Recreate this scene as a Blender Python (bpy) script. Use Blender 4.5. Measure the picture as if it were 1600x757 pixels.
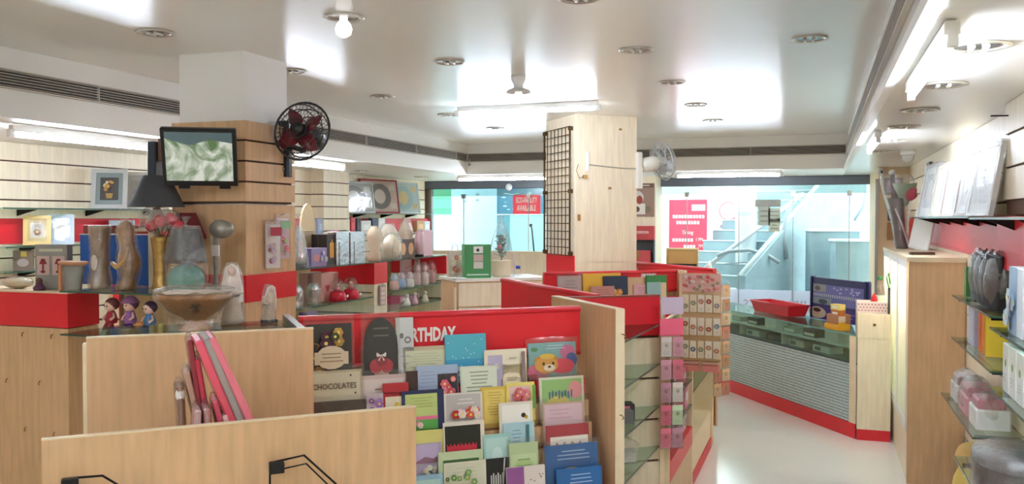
import bpy, bmesh, math, random
import numpy as np
from mathutils import Vector, Matrix

for o in list(bpy.data.objects):
    bpy.data.objects.remove(o, do_unlink=True)
scene = bpy.context.scene
COL = scene.collection
random.seed(7)
PI = math.pi

# ------------------------------------------------------------------ camera
F, CX, CY, HZ, H = 1400.0, 800.0, 378.5, 342.0, 1.85      # focal length in pixels of the 1600x757 frame
PITCH = math.atan((CY - HZ) / F)
YAW = math.atan(480.0 / F)
cam_data = bpy.data.cameras.new('camera')
cam = bpy.data.objects.new('camera', cam_data)
COL.objects.link(cam)
cam.location = (0, 0, H)
cam.rotation_euler = (PI / 2 - PITCH, 0, YAW)
cam_data.sensor_width = 36.0
cam_data.lens = 36.0 * F / 1600.0
cam_data.clip_start = 0.05
scene.camera = cam

# ------------------------------------------------------------------ world, exposure
world = bpy.data.worlds.new('world')
scene.world = world
world.use_nodes = True
bg = world.node_tree.nodes['Background']
bg.inputs[0].default_value = (0.90, 0.965, 1.0, 1)
bg.inputs[1].default_value = 1.35
scene.view_settings.view_transform = 'Standard'
scene.view_settings.look = 'None'
scene.view_settings.gamma = 1.0
scene.view_settings.exposure = 2.1
scene.cycles.transparent_max_bounces = 32
scene.cycles.max_bounces = 10
scene.cycles.diffuse_bounces = 6
scene.view_settings.use_curve_mapping = False
TUBE_W = 24.0          # emission of the fluorescent tubes

# ------------------------------------------------------------------ pixel -> place
fw = np.array([-math.sin(YAW) * math.cos(PITCH), math.cos(YAW) * math.cos(PITCH), -math.sin(PITCH)])
rt = np.array([math.cos(YAW), math.sin(YAW), 0.0])
upv = np.cross(rt, fw)
EYE = np.array([0, 0, H])


def ray(x, y): return fw + rt * (x - CX) / F - upv * (y - CY) / F
def at_z(x, y, z): r = ray(x, y); return EYE + r * (z - H) / r[2]
def at_y(x, y, Y): r = ray(x, y); return EYE + r * Y / r[1]
def at_x(x, y, X): r = ray(x, y); return EYE + r * X / r[0]


def at_plane(x, y, p, n):
    r = ray(x, y)
    t = (n[0] * p[0] + n[1] * p[1]) / (n[0] * r[0] + n[1] * r[1])
    return EYE + r * t


def mpp(P): return float((np.array(P) - EYE) @ fw) / F      # metres per pixel at P


# ------------------------------------------------------------------ materials
def lin(c):
    return tuple(((v / 255) / 12.92 if v <= 10.31 else (((v / 255) + .055) / 1.055) ** 2.4) for v in c[:3])


MATS = {}


def mat(name, rgb, rough=.5, metal=0., spec=.5, emit=0., alpha=1., var=0., scale=6., bump=0., stretch=None, coat=0., trans=0.):
    if name in MATS: return MATS[name]
    m = bpy.data.materials.new(name); m.use_nodes = True
    nt = m.node_tree; b = nt.nodes['Principled BSDF']
    c = lin(rgb) + (1,)
    b.inputs['Base Color'].default_value = c
    b.inputs['Roughness'].default_value = rough
    b.inputs['Metallic'].default_value = metal
    b.inputs['Specular IOR Level'].default_value = spec
    b.inputs['Coat Weight'].default_value = coat
    b.inputs['Transmission Weight'].default_value = trans
    if emit:
        b.inputs['Emission Color'].default_value = c
        b.inputs['Emission Strength'].default_value = emit
    if var or bump:
        tc = nt.nodes.new('ShaderNodeTexCoord'); mp = nt.nodes.new('ShaderNodeMapping')
        nt.links.new(tc.outputs['Object'], mp.inputs[0])
        if stretch: mp.inputs['Scale'].default_value = stretch
        n = nt.nodes.new('ShaderNodeTexNoise'); n.inputs['Scale'].default_value = scale; n.inputs['Detail'].default_value = 5
        nt.links.new(mp.outputs[0], n.inputs['Vector'])
        if var:
            r = nt.nodes.new('ShaderNodeValToRGB')
            r.color_ramp.elements[0].position = .3; r.color_ramp.elements[1].position = .7
            r.color_ramp.elements[0].color = tuple(v * (1 - var) for v in c[:3]) + (1,)
            r.color_ramp.elements[1].color = tuple(min(1, v * (1 + var * .6)) for v in c[:3]) + (1,)
            nt.links.new(n.outputs[0], r.inputs[0]); nt.links.new(r.outputs[0], b.inputs['Base Color'])
        if bump:
            bp = nt.nodes.new('ShaderNodeBump'); bp.inputs['Strength'].default_value = bump; bp.inputs['Distance'].default_value = .01
            nt.links.new(n.outputs[0], bp.inputs['Height']); nt.links.new(bp.outputs[0], b.inputs['Normal'])
    MATS[name] = m
    return m


def clear_mat(name, tint, gloss, rough, bump=0., scale=20., milky=0.):
    """thin clear sheet: mostly see-through with a fresnel-like glossy coat"""
    if name in MATS: return MATS[name]
    m = bpy.data.materials.new(name); m.use_nodes = True
    nt = m.node_tree; nt.nodes.clear()
    out = nt.nodes.new('ShaderNodeOutputMaterial'); mix = nt.nodes.new('ShaderNodeMixShader')
    tr = nt.nodes.new('ShaderNodeBsdfTransparent'); gl = nt.nodes.new('ShaderNodeBsdfGlossy'); lw = nt.nodes.new('ShaderNodeLayerWeight')
    lw.inputs['Blend'].default_value = .5
    fr = nt.nodes.new('ShaderNodeMath'); fr.operation = 'POWER'; fr.inputs[1].default_value = 4.0; nt.links.new(lw.outputs['Facing'], fr.inputs[0])
    f2_ = nt.nodes.new('ShaderNodeMath'); f2_.operation = 'MULTIPLY'; f2_.inputs[1].default_value = .6; nt.links.new(fr.outputs[0], f2_.inputs[0]); fr = f2_
    ad = nt.nodes.new('ShaderNodeMath'); ad.operation = 'ADD'; ad.use_clamp = True; ad.inputs[1].default_value = gloss
    tr.inputs[0].default_value = lin(tint) + (1,)
    gl.inputs['Roughness'].default_value = rough
    nt.links.new(fr.outputs[0], ad.inputs[0]); nt.links.new(ad.outputs[0], mix.inputs[0])
    nt.links.new(tr.outputs[0], mix.inputs[1]); nt.links.new(gl.outputs[0], mix.inputs[2]); 
    if milky:
        df = nt.nodes.new('ShaderNodeBsdfDiffuse'); df.inputs[0].default_value = (.9, .9, .88, 1); m2 = nt.nodes.new('ShaderNodeMixShader'); m2.inputs[0].default_value = milky
        nt.links.new(mix.outputs[0], m2.inputs[1]); nt.links.new(df.outputs[0], m2.inputs[2]); nt.links.new(m2.outputs[0], out.inputs[0])
    else:
        nt.links.new(mix.outputs[0], out.inputs[0])
    if bump:
        n = nt.nodes.new('ShaderNodeTexNoise'); n.inputs['Scale'].default_value = scale; n.inputs['Detail'].default_value = 4
        tc = nt.nodes.new('ShaderNodeTexCoord'); nt.links.new(tc.outputs['Object'], n.inputs['Vector'])
        bp = nt.nodes.new('ShaderNodeBump'); bp.inputs['Strength'].default_value = bump; bp.inputs['Distance'].default_value = .02
        nt.links.new(n.outputs[0], bp.inputs['Height']); nt.links.new(bp.outputs[0], gl.inputs['Normal'])
    MATS[name] = m
    return m


def translucent(name, rgb):
    """thin vinyl sheet that lets daylight through"""
    if name in MATS: return MATS[name]
    m = bpy.data.materials.new(name); m.use_nodes = True; nt = m.node_tree; nt.nodes.clear()
    o = nt.nodes.new('ShaderNodeOutputMaterial'); mx = nt.nodes.new('ShaderNodeMixShader'); d = nt.nodes.new('ShaderNodeBsdfDiffuse'); t = nt.nodes.new('ShaderNodeBsdfTranslucent')
    c = lin(rgb) + (1,); d.inputs[0].default_value = c; t.inputs[0].default_value = c; mx.inputs[0].default_value = .55
    nt.links.new(d.outputs[0], mx.inputs[1]); nt.links.new(t.outputs[0], mx.inputs[2]); nt.links.new(mx.outputs[0], o.inputs[0])
    MATS[name] = m
    return m


def print_mat():
    m = bpy.data.materials.new('printed_ink'); m.use_nodes = True
    nt = m.node_tree; b = nt.nodes['Principled BSDF']
    a = nt.nodes.new('ShaderNodeAttribute'); a.attribute_name = 'Col'
    nt.links.new(a.outputs['Color'], b.inputs['Base Color'])
    b.inputs['Roughness'].default_value = .45
    MATS['print'] = m
    return m


PRINT = print_mat()
WOOD = mat('maple_laminate', (220, 180, 136), .42, var=.14, scale=7, stretch=(5, 5, .5))
WOODP = mat('pale_maple_laminate', (241, 226, 198), .42, var=.10, scale=7, stretch=(5, 5, .5))
WOODE = mat('maple_edge_band', (238, 218, 184), .45, var=.06, scale=9)
GROOVE = mat('dark_groove_brown', (92, 62, 40), .7)
RED = mat('red_laminate', (226, 36, 48), .35, var=.06, scale=3)
REDL = mat('red_moulding', (224, 44, 56), .28)
WHITE = mat('white_paint', (240, 238, 233), .5)
CEIL = mat('glossy_ceiling_paint', (236, 234, 228), .24, spec=.6, bump=.05, scale=3, stretch=(1, 14, 1))
SOFF = mat('soffit_paint', (236, 234, 228), .4)
FLOOR = mat('white_floor_tile', (240, 238, 232), .14, var=.03, scale=2)
BLACK = mat('black_plastic', (22, 22, 24), .4)
BLACKM = mat('black_metal', (30, 22, 20), .35, metal=.6)
DARK = mat('dark_grey', (62, 66, 72), .5)
CHROME = mat('chrome', (205, 205, 205), .15, metal=1.)
ALU = mat('brushed_aluminium', (168, 166, 160), .35, metal=.9)
BRASS = mat('brass', (150, 112, 62), .35, metal=.9)
BRONZE = mat('bronze_wire', (96, 70, 40), .4, metal=.7)
GOLD = mat('gold_relief', (176, 142, 82), .35, metal=.75, var=.25, scale=30, bump=.6)
SILVER = mat('silver_foil', (200, 200, 204), .2, metal=.9, bump=.5, scale=25)
GLASS = clear_mat('window_glass', (242, 249, 248), .02, .02)
SHELFG = clear_mat('shelf_glass', (226, 240, 233), .05, .03)
EDGEG = mat('green_glass_edge', (58, 92, 78), .2)
PLASTIC = clear_mat('clear_plastic_wrap', (252, 251, 250), .16, .16, bump=1., scale=22, milky=.03)
SLEEVE = clear_mat('clear_card_sleeve', (252, 252, 251), .05, .12, bump=.3, scale=9, milky=.02)
TUBE = mat('lit_tube', (226, 239, 255), .4, emit=TUBE_W)
PAPERW = mat('white_paper', (240, 236, 228), .6)
CREAM = mat('cream_card', (238, 226, 196), .6)


def M(rgb, rough=.5, metal=0.):
    return mat('c_%d_%d_%d_%d' % (tuple(int(v) for v in rgb[:3]) + (int(rough * 100 + metal * 7),)), rgb, rough, metal)


# ------------------------------------------------------------------ mesh builder
class MB:
    def __init__(s): s.v = []; s.f = []; s.sm = False

    def add(s, vs, fs):
        k = len(s.v); s.v += [tuple(map(float, v)) for v in vs]; s.f += [tuple(i + k for i in f) for f in fs]; return s

    def box(s, x0, y0, z0, x1, y1, z1, rz=0, c=None):
        vs = [(x, y, z) for z in (z0, z1) for y in (y0, y1) for x in (x0, x1)]
        if rz:
            cx, cy = c or ((x0 + x1) / 2, (y0 + y1) / 2); co, si = math.cos(rz), math.sin(rz)
            vs = [(cx + (x - cx) * co - (y - cy) * si, cy + (x - cx) * si + (y - cy) * co, z) for x, y, z in vs]
        return s.add(vs, [(0, 2, 3, 1), (4, 5, 7, 6), (0, 1, 5, 4), (2, 6, 7, 3), (0, 4, 6, 2), (1, 3, 7, 5)])

    def bbox(s, x0, y0, z0, x1, y1, z1, b=.004):
        """box with chamfered vertical and top edges"""
        def ring(z, i): return [(x0 + i + (b if i == 0 else 0), y0 + i, z), (x1 - i - (b if i == 0 else 0), y0 + i, z), (x1 - i, y0 + i + (b if i == 0 else 0), z), (x1 - i, y1 - i - (b if i == 0 else 0), z), (x1 - i - (b if i == 0 else 0), y1 - i, z), (x0 + i + (b if i == 0 else 0), y1 - i, z), (x0 + i, y1 - i - (b if i == 0 else 0), z), (x0 + i, y0 + i + (b if i == 0 else 0), z)]
        r = ring(z0, 0) + ring(z1 - b, 0) + ring(z1, b)
        fs = [tuple(range(7, -1, -1)), tuple(range(16, 24))]
        for k in (0, 8):
            fs += [(k + i, k + (i + 1) % 8, k + 8 + (i + 1) % 8, k + 8 + i) for i in range(8)]
        return s.add(r, fs)

    def prism(s, pts, z0, z1):
        n = len(pts)
        if sum(pts[i][0] * pts[(i + 1) % n][1] - pts[(i + 1) % n][0] * pts[i][1] for i in range(n)) < 0: pts = pts[::-1]
        vs = [(p[0], p[1], z0) for p in pts] + [(p[0], p[1], z1) for p in pts]
        return s.add(vs, [tuple(range(n - 1, -1, -1)), tuple(range(n, 2 * n))] + [(i, (i + 1) % n, n + (i + 1) % n, n + i) for i in range(n)])

    def slab(s, pts, y0, y1):
        """outline in x,z given thickness from y0 (front) to y1"""
        n = len(pts)
        if sum(pts[i][0] * pts[(i + 1) % n][1] - pts[(i + 1) % n][0] * pts[i][1] for i in range(n)) < 0: pts = pts[::-1]
        vs = [(p[0], y0, p[1]) for p in pts] + [(p[0], y1, p[1]) for p in pts]
        return s.add(vs, [tuple(range(n)), tuple(range(2 * n - 1, n - 1, -1))] + [(i, n + i, n + (i + 1) % n, (i + 1) % n) for i in range(n)])

    def lathe(s, prof, seg=20, cx=0, cy=0, sx=1., sy=1., wob=0., cap=True, lean=None):
        k = len(s.v); n = len(prof); vs = []
        for j, (r, z) in enumerate(prof):
            dx, dy = lean(z) if lean else (0, 0)
            for i in range(seg):
                a = 2 * PI * i / seg; q = r * (1 + (random.uniform(-wob, wob) if wob else 0))
                vs.append((cx + dx + q * math.cos(a) * sx, cy + dy + q * math.sin(a) * sy, z + (random.uniform(-wob, wob) * r * .5 if wob else 0)))
        fs = [(j * seg + i, j * seg + (i + 1) % seg, (j + 1) * seg + (i + 1) % seg, (j + 1) * seg + i) for j in range(n - 1) for i in range(seg)]
        if cap: fs += [tuple(range(seg - 1, -1, -1)), tuple(range((n - 1) * seg, n * seg))]
        s.sm = True
        return s.add(vs, fs)

    def ball(s, c, r, seg=14, rings=8, sc=(1, 1, 1), wob=0.):
        vs = []; fs = []
        for j in range(rings + 1):
            t = PI * j / rings
            for i in range(seg):
                a = 2 * PI * i / seg; q = r * (1 + (random.uniform(-wob, wob) if wob else 0))
                vs.append((c[0] + q * math.sin(t) * math.cos(a) * sc[0], c[1] + q * math.sin(t) * math.sin(a) * sc[1], c[2] - q * math.cos(t) * sc[2]))
        for j in range(rings):
            for i in range(seg): fs.append((j * seg + i, j * seg + (i + 1) % seg, (j + 1) * seg + (i + 1) % seg, (j + 1) * seg + i))
        s.sm = True
        return s.add(vs, fs)

    def tube(s, path, r, seg=8, closed=False):
        P = [Vector(p) for p in path]; n = len(P); vs = []
        rr = r if isinstance(r, (list, tuple)) else [r] * n
        prev = None
        for i in range(n):
            a = P[(i - 1) % n] if (closed or i > 0) else P[i]; b = P[(i + 1) % n] if (closed or i < n - 1) else P[i]
            t = (b - a)
            if t.length < 1e-9: t = Vector((0, 0, 1))
            t.normalize()
            if prev is None:
                u = t.orthogonal().normalized()
            else:
                u = (prev - t * prev.dot(t))
                u = u.normalized() if u.length > 1e-6 else t.orthogonal().normalized()
            prev = u; w = t.cross(u)
            for k in range(seg):
                an = 2 * PI * k / seg; vs.append(P[i] + (u * math.cos(an) + w * math.sin(an)) * rr[i])
        fs = [(i * seg + k, i * seg + (k + 1) % seg, ((i + 1) % n) * seg + (k + 1) % seg, ((i + 1) % n) * seg + k) for i in range(n if closed else n - 1) for k in range(seg)]
        if not closed: fs += [tuple(range(seg - 1, -1, -1)), tuple(range((n - 1) * seg, n * seg))]
        s.sm = True
        return s.add(vs, fs)

    def xform(s, mtx):
        s.v = [tuple(mtx @ Vector(v)) for v in s.v]; return s

    def mesh(s, name, m):
        me = bpy.data.meshes.new(name); me.from_pydata(s.v, [], s.f); me.update()
        ms = m if isinstance(m, (list, tuple)) else [m]
        for q in ms: me.materials.append(q)
        if s.sm:
            for p in me.polygons: p.use_smooth = len(p.vertices) <= 4
        return me

    def build(s, name, m, parent=None, loc=None, rot=None):
        return link(name, s.mesh(name, m), parent, loc, rot)


def link(name, data, parent=None, loc=None, rot=None):
    o = bpy.data.objects.new(name, data); COL.objects.link(o)
    if parent is not None: o.parent = parent
    if loc is not None: o.location = tuple(float(v) for v in loc)
    if rot is not None: o.rotation_euler = rot
    return o


def tag(o, label, cat, group=None):
    o['label'] = label; o['category'] = cat
    if group: o['group'] = group
    return o


def thing(name, label, cat, loc=(0, 0, 0), rz=0., group=None, rot=None):
    o = bpy.data.objects.new(name, None); COL.objects.link(o); o.empty_display_size = .05
    o.location = tuple(float(v) for v in loc); o.rotation_euler = rot or (0, 0, rz)
    return tag(o, label, cat, group)


def struct(o): o['kind'] = 'structure'; return o
def B(x0, y0, z0, x1, y1, z1): return MB().box(x0, y0, z0, x1, y1, z1)


class Ink:
    """flat print on a face that looks along -Y: x to the right, z up"""
    def __init__(s): s.v = []; s.f = []; s.c = []; s.k = 0

    def poly(s, pts, col):
        s.k += 1; y = -.0005 * s.k; k = len(s.v)
        if sum(pts[i][0] * pts[(i + 1) % len(pts)][1] - pts[(i + 1) % len(pts)][0] * pts[i][1] for i in range(len(pts))) < 0: pts = pts[::-1]
        s.v += [(p[0], y, p[1]) for p in pts]; s.f.append(tuple(range(k, k + len(pts)))); s.c.append(lin(col)); return s

    def rect(s, x0, z0, x1, z1, col): return s.poly([(x0, z0), (x1, z0), (x1, z1), (x0, z1)], col)

    def disc(s, x, z, rx, rz, col, n=14, a0=0., a1=2 * PI):
        return s.poly([(x + rx * math.cos(a0 + (a1 - a0) * i / n), z + rz * math.sin(a0 + (a1 - a0) * i / n)) for i in range(n + (0 if a1 - a0 > 6.2 else 1))], col)

    def lines(s, x0, z0, x1, z1, n, col, th=.4):
        h = (z1 - z0) / n
        for i in range(n):
            w = (x1 - x0) * random.uniform(.55, 1.); c = (x0 + x1) / 2; zz = z1 - h * (i + .5)
            s.rect(c - w / 2, zz - h * th / 2, c + w / 2, zz + h * th / 2, col)
        return s

    def flower(s, x, z, r, col, ctr=(240, 220, 120), n=6):
        for i in range(n):
            a = 2 * PI * i / n; s.disc(x + r * .55 * math.cos(a), z + r * .55 * math.sin(a), r * .42, r * .42, tuple(min(255, max(0, v + random.randint(-14, 14))) for v in col), 8)
        return s.disc(x, z, r * .3, r * .3, ctr, 8)

    def posy(s, x0, z0, x1, z1, cols, n=9, r=None):
        for i in range(n):
            rr = (r or (x1 - x0) * .16) * random.uniform(.7, 1.2); s.flower(random.uniform(x0 + rr, x1 - rr), random.uniform(z0 + rr, z1 - rr), rr, random.choice(cols))
        return s

    def build(s, name, parent, loc=None, rot=None):
        me = bpy.data.meshes.new(name); me.from_pydata(s.v, [], s.f); me.update(); me.materials.append(PRINT)
        ca = me.color_attributes.new('Col', 'FLOAT_COLOR', 'CORNER')
        for p, c in zip(me.polygons, s.c):
            for li in p.loop_indices: ca.data[li].color = (c[0], c[1], c[2], 1)
        return link(name, me, parent, loc, rot)


def lettering(txt, size, m, parent, loc, rot=(PI / 2, 0, 0), name='lettering', sx=1., mirror=False, depth=.0008, bold=0.):
    cu = bpy.data.curves.new(name, 'FONT'); cu.body = txt; cu.size = size; cu.align_x = 'CENTER'; cu.align_y = 'CENTER'; cu.extrude = depth; cu.resolution_u = 2; cu.offset = bold
    t = bpy.data.objects.new(name, cu); COL.objects.link(t)
    me = bpy.data.meshes.new_from_object(t)
    bpy.data.objects.remove(t, do_unlink=True)
    k = -1 if mirror else 1
    for v in me.vertices: v.co.x *= sx * k
    if mirror: me.flip_normals()
    me.materials.clear(); me.materials.append(m)
    return link(name, me, parent, loc, rot)


def copy_tree(o, parent=None):
    c = o.copy(); COL.objects.link(c); c.parent = parent
    for ch in list(o.children): copy_tree(ch, c)
    return c


def clone(src, loc, rz=0., label=None):
    c = copy_tree(src); c.location = tuple(float(v) for v in loc); c.rotation_euler = (0, 0, rz)
    if label: c['label'] = label
    return c


def slats(parent, p0, u, length, z0, z1, pitch, m, th=.016, gap=.012, seg=2.44, normal=(0, 0), name='slat_board'):
    """horizontal slat boards proud of a dark backing; u runs along the wall, normal points into the room; parent sits at the origin"""
    rz = math.atan2(u[1], u[0]); ns = max(1, int(math.ceil(length / seg - 1e-6))); L = length / ns
    z = z1; meshes = {}
    while z - pitch > z0 - pitch * .6:
        zb = max(z0, z - pitch + gap)
        key = round(z - zb, 3)
        if key not in meshes:
            meshes[key] = MB().box(.001, 0, 0, L - .001, th, key).mesh(name, m)
        for i in range(ns):
            b = (p0[0] + u[0] * L * i, p0[1] + u[1] * L * i)
            # box thickness grows along local +y; place so that it grows toward the normal
            lx = (-math.sin(rz), math.cos(rz)); sgn = lx[0] * normal[0] + lx[1] * normal[1]
            off = 0 if sgn > 0 else -th
            link(name, meshes[key], parent, (b[0] + lx[0] * off, b[1] + lx[1] * off, zb), (0, 0, rz))
        z -= pitch


# ================================================================== SETTING
ZC, ZS = 2.83, 2.43
XL, XR, YB, YF = -5.8, .97, 12.8, -2.2
fl = struct(B(XL - .1, YF - .1, -.1, XR + 1.6, YB + .1, 0).build('floor', FLOOR))
ce = struct(B(-4.4, YF, ZC, .3, 11.0, ZC + .1).build('ceiling', CEIL))
# lowered perimeter ceiling round the raised glossy panel
struct(B(XL, YF, ZS, -4.4, YB, ZC + .1).build('trim_1', SOFF))
struct(B(-4.4, 11.0, ZS, .3, YB, ZC + .1).build('trim_2', SOFF))
struct(B(.3, YF, ZS, XR + 1.6, YB, ZC + .1).build('trim_3', CEIL))
struct(B(.262, YF, ZS - .012, .30, 11.0, ZS + .03).build('trim_4', SOFF))
wl = struct(B(XL - .1, YF, 0, XL, YB + .02, ZS).build('wall_left', GROOVE))
wr = struct(B(XR, YF, 0, XR + .1, YB, ZS).build('wall_right', GROOVE))
wf = struct(B(XL, YF - .1, 0, XR + 1.6, YF, ZC).build('wall_front', WOODP))
slats(wl, (XL, 2.5), (0, 1), 10.2, 1.0, ZS - .002, .147, WOODP, normal=(1, 0), seg=2.55)
B(XL, YF, 0, XL + .016, 2.5, ZS).build('wall_lining', WOODP, wl)
B(XL, 2.5, 0, XL + .016, YB, .98).build('wall_lining', WOODP, wl)
B(XL, 2.5, 1.66, XL + .03, YB, 1.85).build('red_band', RED, wl)
slats(wr, (XR, 3.0), (0, 1), 9.0, 1.86, ZS - .002, .165, WOODP, normal=(-1, 0), seg=3.0)
B(XR - .018, 3.0, 1.63, XR, 12.0, 1.86).build('red_band', RED, wr)
B(XR - .032, 3.0, 1.615, XR, 12.0, 1.63).build('red_band_lip', REDL, wr)
B(XR - .032, 3.0, 1.855, XR, 12.0, 1.868).build('red_band_lip', REDL, wr)
slats(wr, (XR, 3.0), (0, 1), 3.77, .3, 1.61, .21, WOODP, normal=(-1, 0), seg=3.8)
B(XR - .016, YF, 0, XR, 3.0, ZS).build('wall_lining', WOODP, wr)
B(XR - .016, 6.77, 0, XR, YB, 1.61).build('wall_lining', WOODP, wr)
# pilaster on the left wall
pl = struct(B(XL, 9.42, 0, -5.62, 10.02, ZS).build('trim_5', GROOVE))
slats(pl, (XL, 9.42), (1, 0), .195, 1.0, ZS, .147, WOODP, normal=(0, -1))
slats(pl, (-5.62, 9.404), (0, 1), .616, 1.0, ZS, .147, WOODP, normal=(1, 0))
# pilaster on the right wall
pr = struct(B(.90, 4.3, 1.87, XR, 5.12, ZS).build('trim_6', GROOVE))
slats(pr, (.90, 4.284), (0, 1), .836, 1.87, ZS - .002, .165, WOODP, normal=(-1, 0))
slats(pr, (.884, 4.3), (1, 0), .086, 1.87, ZS - .002, .165, WOODP, normal=(0, -1))
B(.86, 4.27, 1.60, .97, 5.14, 1.86).build('red_band', RED, pr)
tag(MB().tube([(.88, 5.0, 2.36), (.80, 4.99, 2.36)], .004, 6).build('wall_nail', BLACKM), 'small dark nail sticking out of the slatted pilaster below the ceiling', 'nail')

# ---- shop front: glass, dark head beam, clear transom
wb = struct(B(XL, YB, 2.31, XR, YB + .14, ZS + .02).build('wall_back', DARK))
B(XL, YB - .03, 2.315, XR, YB - .001, 2.42).build('shutter_box', mat('blue_grey_beam', (96, 102, 112), .35), wb)
B(XL, YB + .02, 0, XL + .08, YB + .1, 2.31).build('jamb', ALU, wb)


def shopfront(name, x0, x1, n):
    w = struct(B(x0, YB + .045, .02, x1, YB + .057, 2.19).build(name, GLASS))
    B(x0, YB + .04, 2.195, x1, YB + .062, 2.31).build('transom_pane', clear_mat('frosted_transom', (206, 220, 216), .12, .3), w)
    B(x0, YB + .04, 0, x1, YB + .065, .02).build('bottom_rail', ALU, w)
    for i in range(n):
        x = x0 + (x1 - x0) * (i + .5) / n
        B(x - .03, YB + .03, 2.16, x + .03, YB + .08, 2.225).build('patch_fitting', CHROME, w)
        B(x - .004, YB + .035, .02, x + .004, YB + .07, 2.16).build('pane_joint', ALU, w)
    return w


shopfront('window_1', XL + .08, -2.56, 3)
shopfront('window_2', -2.14, .74, 4)
# timber pier between the two windows, plain return beside the right window
pier = struct(B(-2.56, 12.35, 0, -2.14, YB + .06, ZS).build('trim_7', WOODP))
rp = struct(B(.63, 10.95, 0, XR, YB, ZS).build('trim_8', mat('cream_wall', (226, 206, 172), .6, var=.05)))
B(.60, 10.93, 0, .632, 11.0, 2.3).build('pier_edge', ALU, rp)

# ---- left column (square, slatted cladding, red band, white head)
c1 = struct(B(-3.63, 4.45, 0, -3.18, 4.90, ZC).build('column', WHITE))
B(-3.648, 4.432, 1.94, -3.162, 4.918, 2.42).build('cladding_backing', GROOVE, c1)
slats(c1, (-3.664, 4.432), (1, 0), .518, 1.94, 2.42, .12, WOOD, normal=(0, -1))
slats(c1, (-3.162, 4.416), (0, 1), .518, 1.94, 2.42, .12, WOOD, normal=(1, 0))
slats(c1, (-3.648, 4.432), (0, 1), .5, 1.94, 2.42, .12, WOOD, normal=(-1, 0))
B(-3.664, 4.416, 1.52, -3.146, 4.934, 1.932).build('cladding_panel', WOOD, c1)
B(-3.668, 4.412, 1.36, -3.142, 4.938, 1.52).build('red_band', RED, c1)
B(-3.664, 4.416, 0, -3.146, 4.934, 1.36).build('cladding_panel', WOOD, c1)

# ---- centre column, turned with the islands
ISL = math.radians(39.5)
va = np.array([-math.sin(ISL), math.cos(ISL)]); vb = np.array([math.cos(ISL), math.sin(ISL)])
C2 = np.array([-2.16, 8.14])
c2 = struct(link('column', MB().box(0, 0, 0, .64, .70, ZC).mesh('column', WOODP)))
c2.location = (C2[0], C2[1], 0); c2.rotation_euler = (0, 0, ISL)
MB().box(-.012, .02, 1.16, 0, .68, 1.50).build('red_band', RED, c2)
MB().box(-.006, 0, 1.504, -.0, .70, ZC - .002).build('cladding_panel', WOODP, c2)
MB().box(.0, -.006, 1.44, .64, 0, ZC - .002).build('cladding_panel', WOODP, c2)
MB().box(.0, -.006, 0.1, .64, 0, 1.434).build('cladding_panel', WOODP, c2)

# ================================================================== CEILING FITTINGS
def grille(label, p0, rz, length, zc=2.65, n=6):
    g = thing('air_grille', label, 'vent', (p0[0], p0[1], zc), rz, 'linear air grilles round the raised ceiling')
    MB().box(0, -.004, -.052, length, .0, .052).build('grille_back', mat('grille_shadow', (52, 46, 42), .8), g)
    sl = MB().add([(0, -.006, -.004), (length, -.006, -.004), (length, -.022, -.0005), (0, -.022, -.0005), (0, -.006, .000), (length, -.006, .000), (length, -.022, .0035), (0, -.022, .0035)],
                  [(0, 3, 2, 1), (4, 5, 6, 7), (3, 7, 6, 2), (0, 1, 5, 4), (0, 4, 7, 3), (1, 2, 6, 5)]).mesh('slat', mat('grille_slat', (186, 178, 168), .4))
    for i in range(n):
        link('slat', sl, g, (0, 0, -.042 + .084 * i / (n - 1)))
    fm = mat('grille_frame', (206, 198, 186), .4)
    for z in (-.056, .049): MB().box(0, -.024, z, length, 0, z + .007).build('grille_rim', fm, g)
    for i in range(int(length / 1.2) + 1):
        x = min(length - .004, i * 1.2); MB().box(x, -.021, -.05, x + .006, -.003, .05).build('mullion', fm, g)
    return g


grille('long linear air grille in the soffit above the left slatted wall', (-4.4 + .001, 1.0), PI / 2, 9.98)
grille('linear air grille in the soffit facing the shop, over the front windows', (-4.38, 11.0 - .001), 0, 4.66)
grille('linear air grille running beside the lowered ceiling over the right aisle', (.3 - .001, 10.98), -PI / 2, 10.0)


def tube_light(label, c, rz, L=1.2, group='lit fluorescent tubes', side=False):
    t = thing('tube_light', label, 'tube light', c, rz, None)
    MB().bbox(-L / 2, -.022, .018, L / 2, .022, .06, .004).build('batten', WHITE, t)
    MB().tube([(-L / 2 + .03, 0, 0), (L / 2 - .03, 0, 0)], .0145, 10).build('lamp_tube', TUBE, t)
    for s in (-1, 1): MB().box(s * L / 2 - .02, -.014, -.018, s * L / 2 + .02, .014, .03).build('end_cap', WHITE, t)
    return t


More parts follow.
